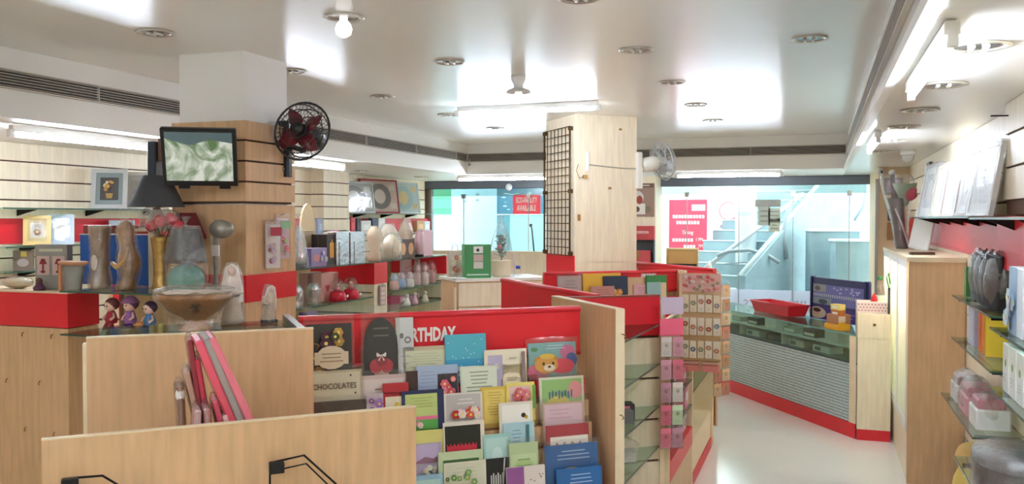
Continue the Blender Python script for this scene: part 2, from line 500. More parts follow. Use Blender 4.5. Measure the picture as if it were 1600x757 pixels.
tube_light('fluorescent tube on a white batten across the glossy ceiling before the centre column', (-2.37, 7.28, ZC - .065), 0, 1.26)
p = at_x(140, 205, -4.62); tube_light('lit tube along the left slatted wall, left of the wall-mounted screen', (-4.62, 4.75, 2.36), PI / 2, 1.2)
tube_light('lit tube along the left slatted wall behind the red-bladed fan', (-4.62, 7.55, 2.36), PI / 2, 1.2)
tube_light('lit tube under the front soffit over the window with the red facility sign', (-3.95, 11.12, 2.37), 0, 1.25)
tube_light('lit tube under the front soffit over the window facing the outdoor stairs', (-1.05, 11.12, 2.37), 0, 1.25)
tube_light('lit tube hanging along the right aisle ceiling beside the nearest right downlights', (.36, 3.5, 2.365), PI / 2, 1.25)
tube_light('lit tube hanging along the right aisle ceiling near the sales counter', (.36, 6.88, 2.365), PI / 2, 1.1)
for x_, y_ in ((-3.2, .3), (-1.0, .3), (-2.2, -1.2)):
    tb_ = tube_light('lit fluorescent tube on the ceiling over the rear of the shop', (x_, y_, ZC - .065), 0, 1.2); tb_['group'] = 'tubes over the rear of the shop'
for q, (x, y) in enumerate(((.36, 3.02), (.36, 3.98), (.36, 6.45), (.36, 7.3))):
    tag(MB().tube([(x, y, ZS), (x, y, 2.425)], .006, 6).build('ceiling_hook', WHITE), ['white rod holding the near aisle tube at its near end', 'white rod holding the near aisle tube at its far end', 'white rod holding the counter aisle tube at its near end', 'white rod holding the counter aisle tube at its far end'][q], 'rod')


def downlight(label, x, y, z, kind='cup', group=None):
    d = thing('downlight', label, 'downlight', (x, y, z), 0, group)
    MB().lathe([(.072, -.001), (.098, -.001), (.100, -.005), (.092, -.010), (.076, -.006), (.072, -.001)], 28, cap=False).build('rim', mat('downlight_rim', (206, 200, 188), .3, metal=.5), d)
    MB().lathe([(.074, -.0035), (.05, -.0025), (.02, -.0015), (.001, -.001)], 24, cap=False).build('reflector', mat('downlight_mirror', (150, 145, 138), .22, metal=.9), d)
    if kind == 'cup':
        for s in (-1, 1): MB().tube([(s * .022, -.03, -.008), (s * .022, .03, -.008)], .009, 8).build('lamp', mat('unlit_lamp_glass', (226, 222, 214), .3), d)
    else:
        MB().lathe([(.02, -.002), (.02, -.02), (.034, -.035), (.042, -.06), (.036, -.086), (.016, -.1), (.001, -.102)], 18).build('bulb', mat('frosted_bulb', (248, 248, 246), .3, emit=.35), d)
    return d


ys = [3.87, 5.16, 6.47, 7.80, 9.10]
ORD = ['first', 'second', 'third', 'fourth', 'fifth', 'sixth']
for k, y in enumerate(ys):
    downlight('recessed downlight in the ceiling row along the left soffit, %s from the front windows' % ORD[4 - k], -3.31, y, ZC, group='downlights along the left soffit')
    downlight('recessed downlight in the ceiling row over the card islands, %s from the front windows' % ORD[4 - k], -1.01, y, ZC, group='downlights over the card islands')
downlight('recessed downlight with a frosted globe bulb hanging below its rim', -2.19, 3.87, ZC, 'bulb')
downlight('recessed ceiling downlight between the globe-bulb downlight and the batten tube', -2.19, 5.18, ZC)
downlight('single downlight tight beside the lowered right-hand ceiling', -.06, 5.15, ZC)
for k, y in enumerate((3.36, 4.27, 5.22, 6.13, 7.15, 8.3)):
    downlight('recessed downlight in the lowered right aisle ceiling, %s from the front windows' % ORD[5 - k], .50, y, ZS, group='downlights over the right aisle')
downlight('recessed downlight under the left soffit, beside the slatted wall pilaster', -5.2, 9.6, ZS, group='downlights under the left soffit')
downlight('recessed downlight under the left soffit, above the pale blue picture', -5.2, 11.3, ZS, group='downlights under the left soffit')

p = at_z(810, 118, ZC)
d = thing('bulb_holder', 'white ceiling bulb holder with a flared shade and small bulb before the batten tube', 'light', p)
MB().lathe([(.05, 0), (.05, -.03), (.035, -.06), (.035, -.085)], 20).build('holder', WHITE, d)
MB().lathe([(.035, -.085), (.075, -.1), (.088, -.118), (.08, -.12), (.03, -.1)], 24, cap=False).build('shade', mat('translucent_white', (222, 220, 214), .4), d)
MB().lathe([(.016, -.1), (.03, -.13), (.03, -.155), (.014, -.175), (.001, -.178)], 16).build('bulb', mat('frosted_bulb2', (240, 240, 238), .3, emit=.3), d)

p = at_z(1422, 240, ZS)
d = thing('dome_camera', 'white dome security camera on the ceiling above the right shelf of frames', 'camera', (p[0] - .05, p[1] - .4, ZS))
MB().lathe([(.062, 0), (.062, -.03), (.055, -.04)], 24).build('base', WHITE, d)
MB().lathe([(.05, -.04), (.05, -.06), (.042, -.085), (.024, -.1), (.001, -.105)], 24).build('dome', mat('grey_dome', (206, 204, 200), .15), d)
p = at_y(1377, 268, 10.9)
d = thing('bullet_camera', 'small round security camera at the corner of the right shop window', 'camera', (p[0], 10.86, p[2]))
MB().lathe([(.03, .03), (.04, .01), (.042, -.02), (.03, -.04), (.001, -.046)], 18).build('housing', mat('grey_housing', (196, 194, 190), .3), d)
MB().ball((0, -.036, -.012), .014, 10, 6).build('lens', BLACK, d)
p = at_y(735, 256, 10.98)
d = thing('ceiling_hook', 'white hook with a small ball below the front air grille', 'hook', (p[0], 10.97, p[2]))
MB().tube([(0, 0, .06), (0, -.015, .04), (0, -.02, 0)], .004, 6).build('stem', WHITE, d); MB().ball((0, -.02, -.012), .018).build('ball', ALU, d)

# ================================================================== FANS, SCREEN
def fan(name, label, loc, rz, tilt, R, blade, dark, cagem, wall_vec):
    f = thing(name, label, 'fan', loc, rz)
    Mx = Matrix.Rotation(tilt, 4, 'X')
    c = MB()
    for y, r in ((-.075, .35), (-.08, .2), (-.06, .66), (-.05, .85), (0, 1.), (.05, .85), (.065, .6)):
        c.tube([(R * r * math.cos(a), y, R * r * math.sin(a)) for a in [2 * PI * i / 28 for i in range(28)]], .0035 if r < 1 else .007, 6, True)
    for i in range(36):
        a = 2 * PI * i / 36
        c.tube([(R * r * math.cos(a), y, R * r * math.sin(a)) for r, y in ((.2, -.08), (.66, -.06), (.85, -.05), (1., 0), (.85, .05), (.6, .065), (.2, .07))], .0015, 4)
    cg = c.xform(Mx).build('cage', cagem, f)
    MB().lathe([(.001, -.09), (R * .2, -.088), (R * .22, -.07)], 20).xform(Matrix.Rotation(tilt, 4, 'X') @ Matrix.Rotation(PI / 2, 4, 'X') @ Matrix.Scale(-1, 4, (0, 0, 1))).build('badge', dark, f)
    for i in range(4):
        m = MB(); a0 = i * PI / 2 + .5; vs = []; fs = []
        for j in range(6):
            r = R * (.16 + .72 * j / 5); wd = R * (.16 + .30 * math.sin(PI * min(1, (j + .6) / 5.2)))
            for s in (-1, 1):
                ang = s * wd / max(r, R * .3) * .62 + .12 * j / 5
                vs.append((r * math.cos(a0 + ang), s * .018 - .012, r * math.sin(a0 + ang)))
        vs += [(x, y + .004, z) for x, y, z in vs]
        for j in range(5):
            k = 2 * j; fs += [(k, k + 1, k + 3, k + 2), (k + 12, k + 14, k + 15, k + 13), (k, k + 2, k + 14, k + 12), (k + 1, k + 13, k + 15, k + 3)]
        fs += [(0, 12, 13, 1), (10, 11, 23, 22)]
        m.add(vs, fs); m.sm = True; m.xform(Mx).build('blade', blade, f)
    MB().lathe([(.04, -.03), (.045, 0), (.06, .08), (.07, .1), (.07, .2), (.05, .23), (.02, .24)], 18).xform(Mx @ Matrix.Rotation(-PI / 2, 4, 'X')).build('motor', dark, f)
    w = Vector(wall_vec)
    MB().tube([(0, .17, -.03), (w.x * .5, .17 + w.y * .3, -.10), (w.x, w.y, -.06)], .018, 8).build('arm', dark, f)
    b = MB().bbox(w.x - .045, w.y - .03, -.27, w.x + .045, w.y + .035, .08, .012).build('wall_bracket', dark, f)
    MB().ball((w.x + .005, w.y - .034, -.22), .016, 10, 6).build('speed_knob', ALU, b)
    return f


p = at_y(472, 205, 4.72)
fan('wall_fan', 'black wall fan with dark red blades on the slatted column', p, .12, -.18, .178,
    mat('dark_red_blade', (126, 26, 40), .3), BLACK, mat('black_cage_wire', (48, 46, 46), .4), (-.19, .14, 0))
p = at_plane(1036, 252, C2 + vb * .93, vb)
f2 = fan('wall_fan', 'white wall fan seen from behind on the pale centre column', p, 2.25, -.2, .185,
         mat('clear_grey_blade', (196, 200, 204), .3), mat('white_fan_plastic', (236, 232, 222), .4), mat('grey_cage_wire', (186, 186, 186), .4), (0, .27, 0))

p = at_y(312, 245, 4.18)
tv = thing('wall_screen', 'tilted black-framed screen showing white foam over green, on the slatted column', 'screen', p, .28)
tv.rotation_euler = (.36, 0, .55)
MB().bbox(-.20, -.02, -.165, .20, .022, .165, .006).build('screen_case', BLACK, tv)
MB().bbox(-.10, .022, -.10, .10, .05, .10, .01).build('rear_housing', BLACK, tv)
m = bpy.data.materials.new('screen_picture'); m.use_nodes = True
nt = m.node_tree; b = nt.nodes['Principled BSDF']
tc = nt.nodes.new('ShaderNodeTexCoord'); n = nt.nodes.new('ShaderNodeTexNoise'); n.inputs['Scale'].default_value = 7; n.inputs['Detail'].default_value = 3; n.inputs['Distortion'].default_value = 1.6
r = nt.nodes.new('ShaderNodeValToRGB'); r.color_ramp.elements[0].position = .36; r.color_ramp.elements[0].color = lin((96, 122, 84)) + (1,)
r.color_ramp.elements[1].position = .62; r.color_ramp.elements[1].color = lin((214, 220, 212)) + (1,)
e = r.color_ramp.elements.new(.47); e.color = lin((148, 164, 140)) + (1,)
nt.links.new(tc.outputs['Object'], n.inputs['Vector']); nt.links.new(n.outputs[0], r.inputs[0]); nt.links.new(r.outputs[0], b.inputs['Base Color'])
nt.links.new(r.outputs[0], b.inputs['Emission Color']); b.inputs['Emission Strength'].default_value = .1; b.inputs['Roughness'].default_value = .2
pic = MB().box(-.178, -.0225, -.135, .178, -.0195, .145).build('display', m, tv)
Ink().poly([(-.178, .145), (.178, .145), (.178, .085), (.06, .105), (-.05, .07), (-.178, .11)], (108, 132, 140)).build('sky_picture', pic, (0, -.0225, 0))
MB().box(-.12, -.012, -.185, -.06, .015, -.163).build('foot', BLACK, tv); MB().box(.10, -.012, -.185, .16, .015, -.163).build('foot', BLACK, tv)
MB().tube([(0, .05, 0), (0.02, .13, .02), (.03, .22, .0)], .02, 8).build('mount_arm', BLACKM, tv)

p = at_y(253, 225, 4.5)
sp = thing('wall_speaker', 'narrow dark speaker box with brown back left of the screen', 'speaker', (p[0] - .05, 4.50, 1.98), .2)
MB().bbox(-.028, -.05, 0, .028, .05, .34, .006).build('cabinet', mat('blue_black', (44, 52, 66), .4), sp)
MB().bbox(.03, -.03, .22, .10, .06, .36, .004).build('brown_block', mat('brown_wood', (122, 84, 62), .5, var=.2), sp)
MB().box(.02, .045, .05, .125, .06, .11).build('bracket', BLACKM, sp)
MB().lathe([(.016, 0), (.016, .004), (.001, .006)], 14).xform(Matrix.Translation((0, -.05, .06)) @ Matrix.Rotation(PI / 2, 4, 'X')).build('speaker_cone', ALU, sp)

# ================================================================== THINGS ON THE CENTRE COLUMN
g = thing('wire_grid_panel', 'bronze wire grid panel clipped to the side of the centre column', 'wire grid', (C2[0] - vb[0] * .03, C2[1] - vb[1] * .03, 0), ISL)
y0g, y1g, z0g, z1g = .06, .68, 1.50, 2.72
vw = MB().tube([(0, 0, z0g), (0, 0, z1g)], .0045, 6).mesh('wire', BRONZE); hw = MB().tube([(0, y0g, 0), (0, y1g, 0)], .0045, 6).mesh('wire', BRONZE)
for i in range(8): link('wire', vw, g, (-.008, y0g + (y1g - y0g) * i / 7, 0))
for i in range(17): link('wire', hw, g, (0, 0, z0g + (z1g - z0g) * i / 16))
for y in (y0g, y1g):
    MB().tube([(-.004, y, z0g), (-.004, y, z1g)], .009, 6).build('grid_edge', BRONZE, g)
    for z in (z0g + .02, (z0g + z1g) / 2, z1g - .02): MB().box(-.016, y - .018, z - .018, .02, y + .018, z + .018).build('clip', BRONZE, g)
E1 = thing('switch_plate', 'white electrical conduit stub with a loose grey cable on the centre column', 'electrical fitting', (C2[0], C2[1], 0), ISL)
MB().bbox(.10, -.022, 2.30, .13, -.007, 2.48, .004).build('conduit', WHITE, E1)
MB().box(.07, -.024, 2.23, .11, -.007, 2.26).build('socket', BRASS, E1)
MB().tube([(.12, -.014, 2.36), (.3, -.012, 2.345), (.5, -.012, 2.33), (.645, -.012, 2.33)], .005, 6).build('cable', mat('grey_cable', (176, 168, 150), .5), E1)
MB().tube([(.02, -.012, 2.36), (.0, -.014, 2.30), (.03, -.014, 2.23), (.08, -.014, 2.245)], .003, 6).build('wire', BRASS, E1)
for i, (x, z, lab) in enumerate(((.03, 1.86, 'small brass catch low on the centre column'), (.46, 2.70, 'round dark screw head high on the centre column'), (.35, 2.14, 'brown scuffed plug at mid height of the centre column'))):
    q = C2 + vb * x - va * .008
    tag(MB().bbox(-.014, -.008, -.03 if i == 0 else -.01, .014, 0, .03 if i == 0 else .01, .003).build('wall_plug', BRASS, None, (q[0], q[1], z), (0, 0, ISL)), lab, 'fixing')


# ================================================================== FURNITURE
def isl(o2, la, lb): return o2 + va * la + vb * lb


# ---- end cabinet with red band at far left
rc = thing('end_cabinet', 'pale wood end cabinet with a broad red band and brass hooks', 'cabinet', (-4.05, 4.0, 0))
B(-1.2, 0, 0, 0, .23, 1.22).build('carcass', WOOD, rc)
B(-1.203, -.003, 1.225, .003, .233, 1.42).build('red_band', RED, rc)
B(-1.2, .002, 1.42, 0, .23, 1.432).build('top_board', WOODE, rc)
def hook(parent, x, y, z, dx=0, dy=-1, s=.02):
    return MB().tube([(x, y, z), (x + dx * s * .7, y + dy * s * .7, z), (x + dx * s * 1.4, y + dy * s * 1.4, z - s * .5), (x + dx * s * .9, y + dy * s * .9, z - s)] , .0028, 6).build('hook', BRASS, parent)
for px, py in ((37, 520), (82, 523), (12, 592), (63, 596), (41, 668), (86, 676)):
    q = at_y(px, py, 4.0); hook(rc, q[0] + 4.05, 0, q[2], .4, -.9)
for px, py in ((136, 517), (131, 560)):
    q = at_x(px, py, -4.05); hook(rc, 0, min(.2, q[1] - 4.0), q[2], 1, 0)

# ---- glass shelving before the left column, with the lamps and dolls
sh = thing('corner_shelf', 'two-level glass shelf with dark edges in front of the slatted column', 'shelf', (-3.98, 3.88, 0))
for z in (1.45, 1.21):
    s_ = B(0, 0, z - .008, .82, .48, z).build('glass_shelf', SHELFG, sh)
    B(0, -.004, z - .009, .82, -.0005, z + .001).build('glass_edge', EDGEG, s_)
for x in (.01, .80): B(x - .01, .44, 0, x + .01, .46, 1.44).build('upright', ALU, sh)
B(0, .462, .3, .82, .478, 1.44).build('back_panel', WOOD, sh)

# ---- box display with glass top beside the card island
c = at_z(135, 530, 1.42)[:2]; dsp = thing('display_box', 'square wood display case with glass top holding the wrapped bowl and statues', 'display case', (c[0], c[1], 0), ISL)
W1x = .80; Dp = .80
B(0, 0, .1, W1x, .022, 1.42).build('front_board', WOOD, dsp)
B(-.001, -.001, 1.4205, W1x + .001, .023, 1.426).build('edge_band', WOODE, dsp)
B(-.014, .004, .1, -.0005, .06, 1.40).build('corner_strip', WOODE, dsp)
B(W1x - .02, .024, .1, W1x, Dp, 1.36).build('side_board', WOODE, dsp)
B(0, .024, .1, .02, Dp, 1.36).build('side_board', WOODE, dsp)
B(.022, Dp - .02, .1, W1x - .022, Dp, 1.36).build('back_board', WOOD, dsp)
B(.022, .024, 1.0, W1x - .022, Dp - .022, 1.02).build('inner_shelf', PAPERW, dsp)
gs = B(.004, .03, 1.362, W1x - .004, Dp - .004, 1.372).build('glass_top', SHELFG, dsp)
B(W1x - .03, .024, 1.374, W1x, Dp, 1.40).build('top_rail', ALU, dsp)
B(.05, .04, 1.021, .7, .6, 1.03).build('paper_lining', M((150, 158, 170)), dsp)
hook(dsp, W1x + .001, .012, 1.36, 1, -.2, .016)

# ---- low front bin with black wire handles
c0 = at_z(65, 690, 1.2)[:2]; c1_ = at_z(650, 637, 1.2)[:2]; Lb = float(np.linalg.norm(c1_ - c0)); rb = math.atan2(c1_[1] - c0[1], c1_[0] - c0[0])
bin_ = thing('gift_bin', 'large open wood bin holding the leaning pink boxes', 'bin', (c0[0], c0[1], 0), rb)
B(0, 0, 0, Lb, .02, 1.2).build('front_board', WOOD, bin_)
B(-.001, -.001, 1.2005, Lb + .001, .021, 1.205).build('edge_band', WOODE, bin_)
B(0, .021, 0, .02, .40, 1.0).build('side_board', WOOD, bin_); B(Lb - .02, .021, 0, Lb, .40, .95).build('side_board', WOOD, bin_)
B(.021, .021, .72, Lb - .021, .40, .74).build('floor_board', WOOD, bin_)
B(.021, .38, 0, Lb - .021, .40, .95).build('back_board', WOOD, bin_)
p0b = c0; nb = np.array([math.sin(rb), -math.cos(rb)])
for k, pts in enumerate((((95, 757), (98, 749), (122, 747), (160, 744), (182, 757)), ((421, 757), (422, 723), (440, 720), (475, 712), (525, 757)))):
    pl_ = c0 + nb * .03
    W = [at_plane(x, y, pl_, nb) for x, y in pts]
    loc = [((q[:2] - c0) @ np.array([math.cos(rb), math.sin(rb)]), -((q[:2] - c0) @ nb), q[2]) for q in W]
    a_, b_, c_, d_, e_ = loc
    e2 = (e_[0] + (e_[0] - d_[0]) * .9, e_[1], e_[2] + (e_[2] - d_[2]) * .9)
    MB().tube([(a_[0], -.03, a_[2] - .12), (b_[0], -.03, b_[2]), (c_[0], -.03, c_[2]), (d_[0], -.03, d_[2]), (e2[0], -.03, e2[2])], .0035, 8).build('wire_handle', BLACKM, bin_); hd = bin_.children[-1] if False else [o for o in bpy.data.objects if o.name.startswith('wire_handle')][-1]
    MB().tube([(b_[0] + .005, -.045, b_[2] - .026), (c_[0], -.045, c_[2] - .024), (d_[0] + .004, -.045, d_[2] - .024), (e2[0] - .01, -.045, e2[2] - .024)], .0028, 8).build('rod', BLACKM, hd)
    MB().bbox(b_[0] - .004, -.052, b_[2] - .034, b_[0] + .042, -.022, b_[2] + .002, .004).build('joint_block', BLACK, hd)
    MB().tube([(b_[0] + .004, -.022, b_[2] - .012), (b_[0] + .004, 0, b_[2] - .012)], .004, 8).build('stud', BLACKM, hd)
# ---- birthday card rack: header, stepped ledges, side panel
ZT = 1.42
T0 = np.array([-2.16, 3.41]); T1 = np.array([-1.11, 4.27])
TD = (T1 - T0) / np.linalg.norm(T1 - T0); TN = np.array([TD[1], -TD[0]]); TL = float(np.linalg.norm(T1 - T0)); TR = math.atan2(TD[1], TD[0])


def header(parent, x0, x1, y, zt=ZT, h=.23, text=None, tx=0, ts=.09, th=.03, tz=None):
    """red fascia with rounded mouldings along top and bottom; faces local -Y at y"""
    hb = B(x0, y, zt - h, x1, y + th, zt - .012).build('header_board', RED, parent)
    MB().tube([(x0, y + .004, zt - .014), (x1, y + .004, zt - .014)], .014, 10).build('top_moulding', REDL, parent)
    B(x0, y - .002, zt - .012, x1, y + th, zt).build('top_cap', RED, parent)
    MB().tube([(x0, y + .002, zt - h), (x1, y + .002, zt - h)], .010, 10).build('bottom_moulding', REDL, parent)
    if text: lettering(text, ts, PAPERW, parent, (tx, y - .001, tz if tz else zt - .012 - h * .42), sx=.62, bold=.0035)
    return hb


NT = 8
rk = thing('card_rack', 'stepped greeting card rack under the red birthday header with tall wood end panel', 'card rack', (T0[0], T0[1], 0), TR)
q = at_plane(676, 508, T0, TN); tx = float((q[:2] - T0) @ TD)
header(rk, 0, TL, 0, text='BIRTHDAY', tx=tx - .02, ts=.086)
B(0, .031, .08, TL, .05, ZT - .02).build('back_board', WOOD, rk)
B(0, -.03, .2, TL, -.001, 1.08).build('riser', RED, rk)
for k in range(NT):
    z = 1.08 - .1 * k; y = -(.03 + .036 * k)
    lg = B(0, y - .034, z - .1, TL, y + .0, z - .004).build('card_ledge', RED if k == 0 else WOOD, rk)
    B(0, y - .036, z - .004, TL, y - .033, z + .028).build('ledge_lip', clear_mat('clear_lip', (240, 236, 230), .05, .1), lg)
B(0, -.33, 0, TL, -.03, .27).build('plinth', WOOD, rk)
# end panel: runs from far corner to near edge
Pf = np.array([-1.38, 4.69]); Pn = np.array([-.895, 4.10]); pd = (Pn - Pf) / np.linalg.norm(Pn - Pf); PL = float(np.linalg.norm(Pn - Pf))
l0 = ((Pf - T0) @ TD, -((Pf - T0) @ TN)); l1 = ((Pn - T0) @ TD, -((Pn - T0) @ TN))
pang = math.atan2(l1[1] - l0[1], l1[0] - l0[0])
ep = MB().box(0, 0, .02, PL, .045, ZT + .004).build('end_panel', WOOD, rk, (l0[0], l0[1], 0), (0, 0, pang))
MB().box(-.001, -.001, ZT + .0045, PL + .001, .046, ZT + .009).build('edge_band', WOODE, ep)
MB().box(PL + .0005, -.001, .02, PL + .004, .046, ZT + .004).build('edge_band', WOODE, ep)
hook(ep, PL + .004, .03, 1.31, 1, .3, .018); hook(ep, PL + .004, .022, .93, 1, .3, .018)

# ---- slat alcove behind the end panel, triangular glass shelves
H0 = np.array([-1.36, 4.70]); H1 = np.array([-.85, 5.06]); hd_ = (H1 - H0) / np.linalg.norm(H1 - H0); HL = float(np.linalg.norm(H1 - H0)); HR = math.atan2(hd_[1], hd_[0]); HN = np.array([hd_[1], -hd_[0]])
al = thing('slat_alcove', 'slatted wood bay with plain red header and triangular glass shelves', 'shelf unit', (H0[0], H0[1], 0), HR)
B(0, 0, 1.19, HL, .03, ZT - .01).build('header_board', RED, al)
B(-.02, -.004, ZT - .01, HL, .034, ZT).build('top_cap', M((150, 70, 60)), al)
B(0, .018, .05, HL, .03, 1.19).build('groove_backing', GROOVE, al)
for k in range(6):
    z1 = 1.175 - .235 * k; z0 = max(.05, z1 - .222)
    B(0, 0, z0, HL, .018, z1).build('slat_board', WOODP, al)
ln = ((Pn - H0) @ hd_, -((Pn - H0) @ HN))
for k, z in enumerate((1.255, 1.03, .79, .56)):
    tri = [(.06, -.004), (ln[0] + .045, ln[1] + .06), (HL - .005, -.004)]
    g_ = MB().prism(tri, z - .007, z).build('glass_shelf', SHELFG, al)
    a, b = tri[1], tri[2]; dx, dy = b[0] - a[0], b[1] - a[1]; l = math.hypot(dx, dy); nx, ny = dy / l * .003, -dx / l * .003
    MB().prism([a, b, (b[0] + nx, b[1] + ny), (a[0] + nx, a[1] + ny)], z - .008, z + .001).build('glass_edge', EDGEG, g_)
MB().box(HL, -.01, .05, HL + .03, .03, ZT - .03).build('end_post', WOODE, al)

# ---- red partition between the card rack and the low cabinet
w0 = np.array([-2.17, 6.09]); w1 = np.array([-1.20, 4.955]); wd = (w1 - w0) / np.linalg.norm(w1 - w0); WL = float(np.linalg.norm(w1 - w0)); wrz = math.atan2(wd[1], wd[0])
pt = thing('red_partition', 'long red-topped partition running away between card rack and low cabinet', 'partition', (w0[0], w0[1], 0), wrz)
header(pt, 0, WL, 0, h=.26)
B(0, .031, .05, WL, .045, ZT - .02).build('back_board', RED, pt)
B(0, .0, .05, WL, .03, 1.15).build('lower_board', WOOD, pt)
ls_ = thing('low_shelf', 'low wood shelf unit standing against the red-topped partition', 'shelf', (w0[0], w0[1], 0), wrz)
B(.05, -.29, .98, WL * .8, -.004, 1.0).build('shelf', WOOD, ls_)
B(.05, -.29, .0, .07, -.004, .979).build('shelf_end', WOOD, ls_); B(WL * .8 - .02, -.29, .0, WL * .8, -.004, .979).build('shelf_end', WOOD, ls_)

# ---- low cabinet with drawers
LC = at_z(714, 437, 1.32)[:2]
lc = thing('low_cabinet', 'low pale wood cabinet with two flat drawers and white top', 'cabinet', (LC[0], LC[1], 0), ISL)
B(0, 0, .05, .86, .50, 1.295).build('carcass', WOOD, lc)
B(-.012, -.012, 1.296, .88, .52, 1.32).build('top_board', mat('white_laminate', (244, 238, 226), .25), lc)
for k in range(5): B(.012, -.014, 1.08 - .245 * k, .845, -.001, 1.284 - .245 * k if k == 0 else 1.314 - .245 * k).build('drawer_front', WOODP, lc)
B(-.03, -.03, .0, -.013, .0, 1.25).build('corner_post', WOODE, lc)

# ---- friendship card rack behind
h0 = np.array([-2.08, 6.86]); h1 = np.array([-1.13, 7.56]); hd3 = (h1 - h0) / np.linalg.norm(h1 - h0); h3l = float(np.linalg.norm(h1 - h0)); h3r = math.atan2(hd3[1], hd3[0]); HN3 = np.array([hd3[1], -hd3[0]])
fr_ = thing('card_rack', 'card rack under the red friend header beside the centre column', 'card rack', (h0[0], h0[1], 0), h3r)
q = at_plane(1010, 431, h0, HN3); header(fr_, 0, h3l, 0, h=.17, text='FRIEND', tx=float((q[:2] - h0) @ hd3) + .02, ts=.066, tz=1.373)
B(0, .031, .05, h3l, .045, ZT - .02).build('back_board', WOOD, fr_)
for k in range(4):
    B(0, -.06 - .05 * k, 1.08 - .1 * k, h3l, -.01 - .05 * k, 1.10 - .1 * k).build('card_ledge', RED, fr_)
B(0, -.03, .3, h3l, -.001, 1.2).build('riser', RED, fr_)
B(h3l, -.12, .05, h3l + .035, .04, ZT).build('end_panel', WOOD, fr_)

# ---- second red wing with letters, further back
g0 = np.array([-2.21, 9.5]); g1 = np.array([-.86, 7.86]); gd = (g1 - g0) / np.linalg.norm(g1 - g0); gl = float(np.linalg.norm(g1 - g0)); grz = math.atan2(gd[1], gd[0]); GN = np.array([gd[1], -gd[0]])
g_ = thing('card_rack', 'far card rack with a sloping red header behind the friend rack', 'card rack', (g0[0], g0[1], 0), grz)
q = at_plane(996, 418, g0, GN); header(g_, 0, gl, 0, h=.22, text='LL', tx=float((q[:2] - g0) @ gd), ts=.1)
B(0, .031, .05, gl, .05, ZT - .02).build('back_board', WOOD, g_)
B(0, -.06, .05, gl, -.001, 1.18).build('lower_board', WOOD, g_)
q = at_plane(954, 423, g0 + GN * .035, GN)
bk = thing('white_notebook', 'white notebook standing on the far red rack', 'notebook', (q[0], q[1], 1.185), grz)
MB().bbox(-.11, -.012, 0, .11, .012, .2, .002).build('cover', PAPERW, bk)
Ink().lines(-.07, .05, .09, .18, 5, (170, 168, 166), .2).rect(-.085, 0, -.078, .2, (90, 60, 60)).build('printed_front', bk, (0, -.0125, 0))

# ---- end bays of the island, facing the aisle
eb = thing('end_bay', 'open wood end bays with red band facing the aisle of the card island', 'shelf unit', (-.80, 5.10, 0))
D0 = .30
B(-D0, 0, .02, 0, .03, 1.16).build('end_post', WOODE, eb)
B(-D0, .98, .02, 0, 1.02, 1.06).build('end_post', WOODE, eb); B(-.09, .98, 1.061, -.05, 1.02, 1.50).build('hanger_pole', WOODE, eb)
B(-D0, 2.24, .02, 0, 2.27, 1.12).build('end_post', WOODE, eb)
B(-D0 - .02, 0, .02, -D0, 2.27, 1.08).build('back_board', WOODP, eb)
B(-D0, .031, .08, .0, .979, .33).build('base_box', WOOD, eb)
B(-D0, .031, .331, .002, .979, .45).build('red_band', RED, eb)
B(-D0, .031, .0, -.01, 2.24, .079).build('kick_board', RED, eb)
B(-D0, 1.021, .08, -.02, 2.239, .30).build('base_box', WOODE, eb)
for z in (.62, .86, 1.07):
    s_ = B(-D0, 1.03, z - .007, -.04, 2.235, z).build('glass_shelf', SHELFG, eb); B(-.04, 1.03, z - .008, -.037, 2.235, z + .001).build('glass_edge', EDGEG, s_)
for z in (.60, .77):
    s_ = B(-D0, .035, z - .007, -.005, .975, z).build('glass_shelf', SHELFG, eb); B(-.005, .035, z - .008, -.002, .975, z + .001).build('glass_edge', EDGEG, s_)
for z in (.45, .70, .95): B(-D0 + .001, 1.03, z, -D0 + .004, 2.235, z + .012).build('groove', GROOVE, eb)

# ---- left gondola: dividers with red band, glass shelves
XG = -4.05
go = thing('wall_gondola', 'long low glass-shelved gondola with red-banded dividers along the left aisle', 'shelf unit', (XG, 5.1, 0))
B(-.74, 0, .05, -.70, 4.65, 1.40).build('back_board', WOOD, go)
for k, y in enumerate((0, 2.62, 4.38)):
    w = .03 if k == 0 else .27
    B(-.70, y, .05, 0, y + w, 1.215).build('divider', WOODP, go)
    B(-.70, y - .002, 1.216, .002, y + w + .002, 1.42).build('red_band', RED, go)
    for j in range(3): B(-.69, y - .004, 1.13 - .2 * j, -.02, y - .0005, 1.14 - .2 * j).build('groove', GROOVE, go)
for z, y0, y1 in ((1.432, .0, 4.36), (1.10, .035, 2.61), (1.12, 2.90, 4.37), (.93, .035, 2.61), (.93, 2.90, 4.37)):
    s_ = B(-.69, y0, z - .008, -.005, y1, z).build('glass_shelf', SHELFG, go); B(-.005, y0, z - .009, -.001, y1, z + .001).build('glass_edge', EDGEG, s_)
B(-.70, 4.38, 1.4205, 0, 4.65, 1.43).build('top_board', WOODE, go)
B(-.70, .03, .05, -.05, 4.38, .25).build('plinth', WOOD, go)
hook(go, .002, 4.55, 1.02, 1, 0, .022)

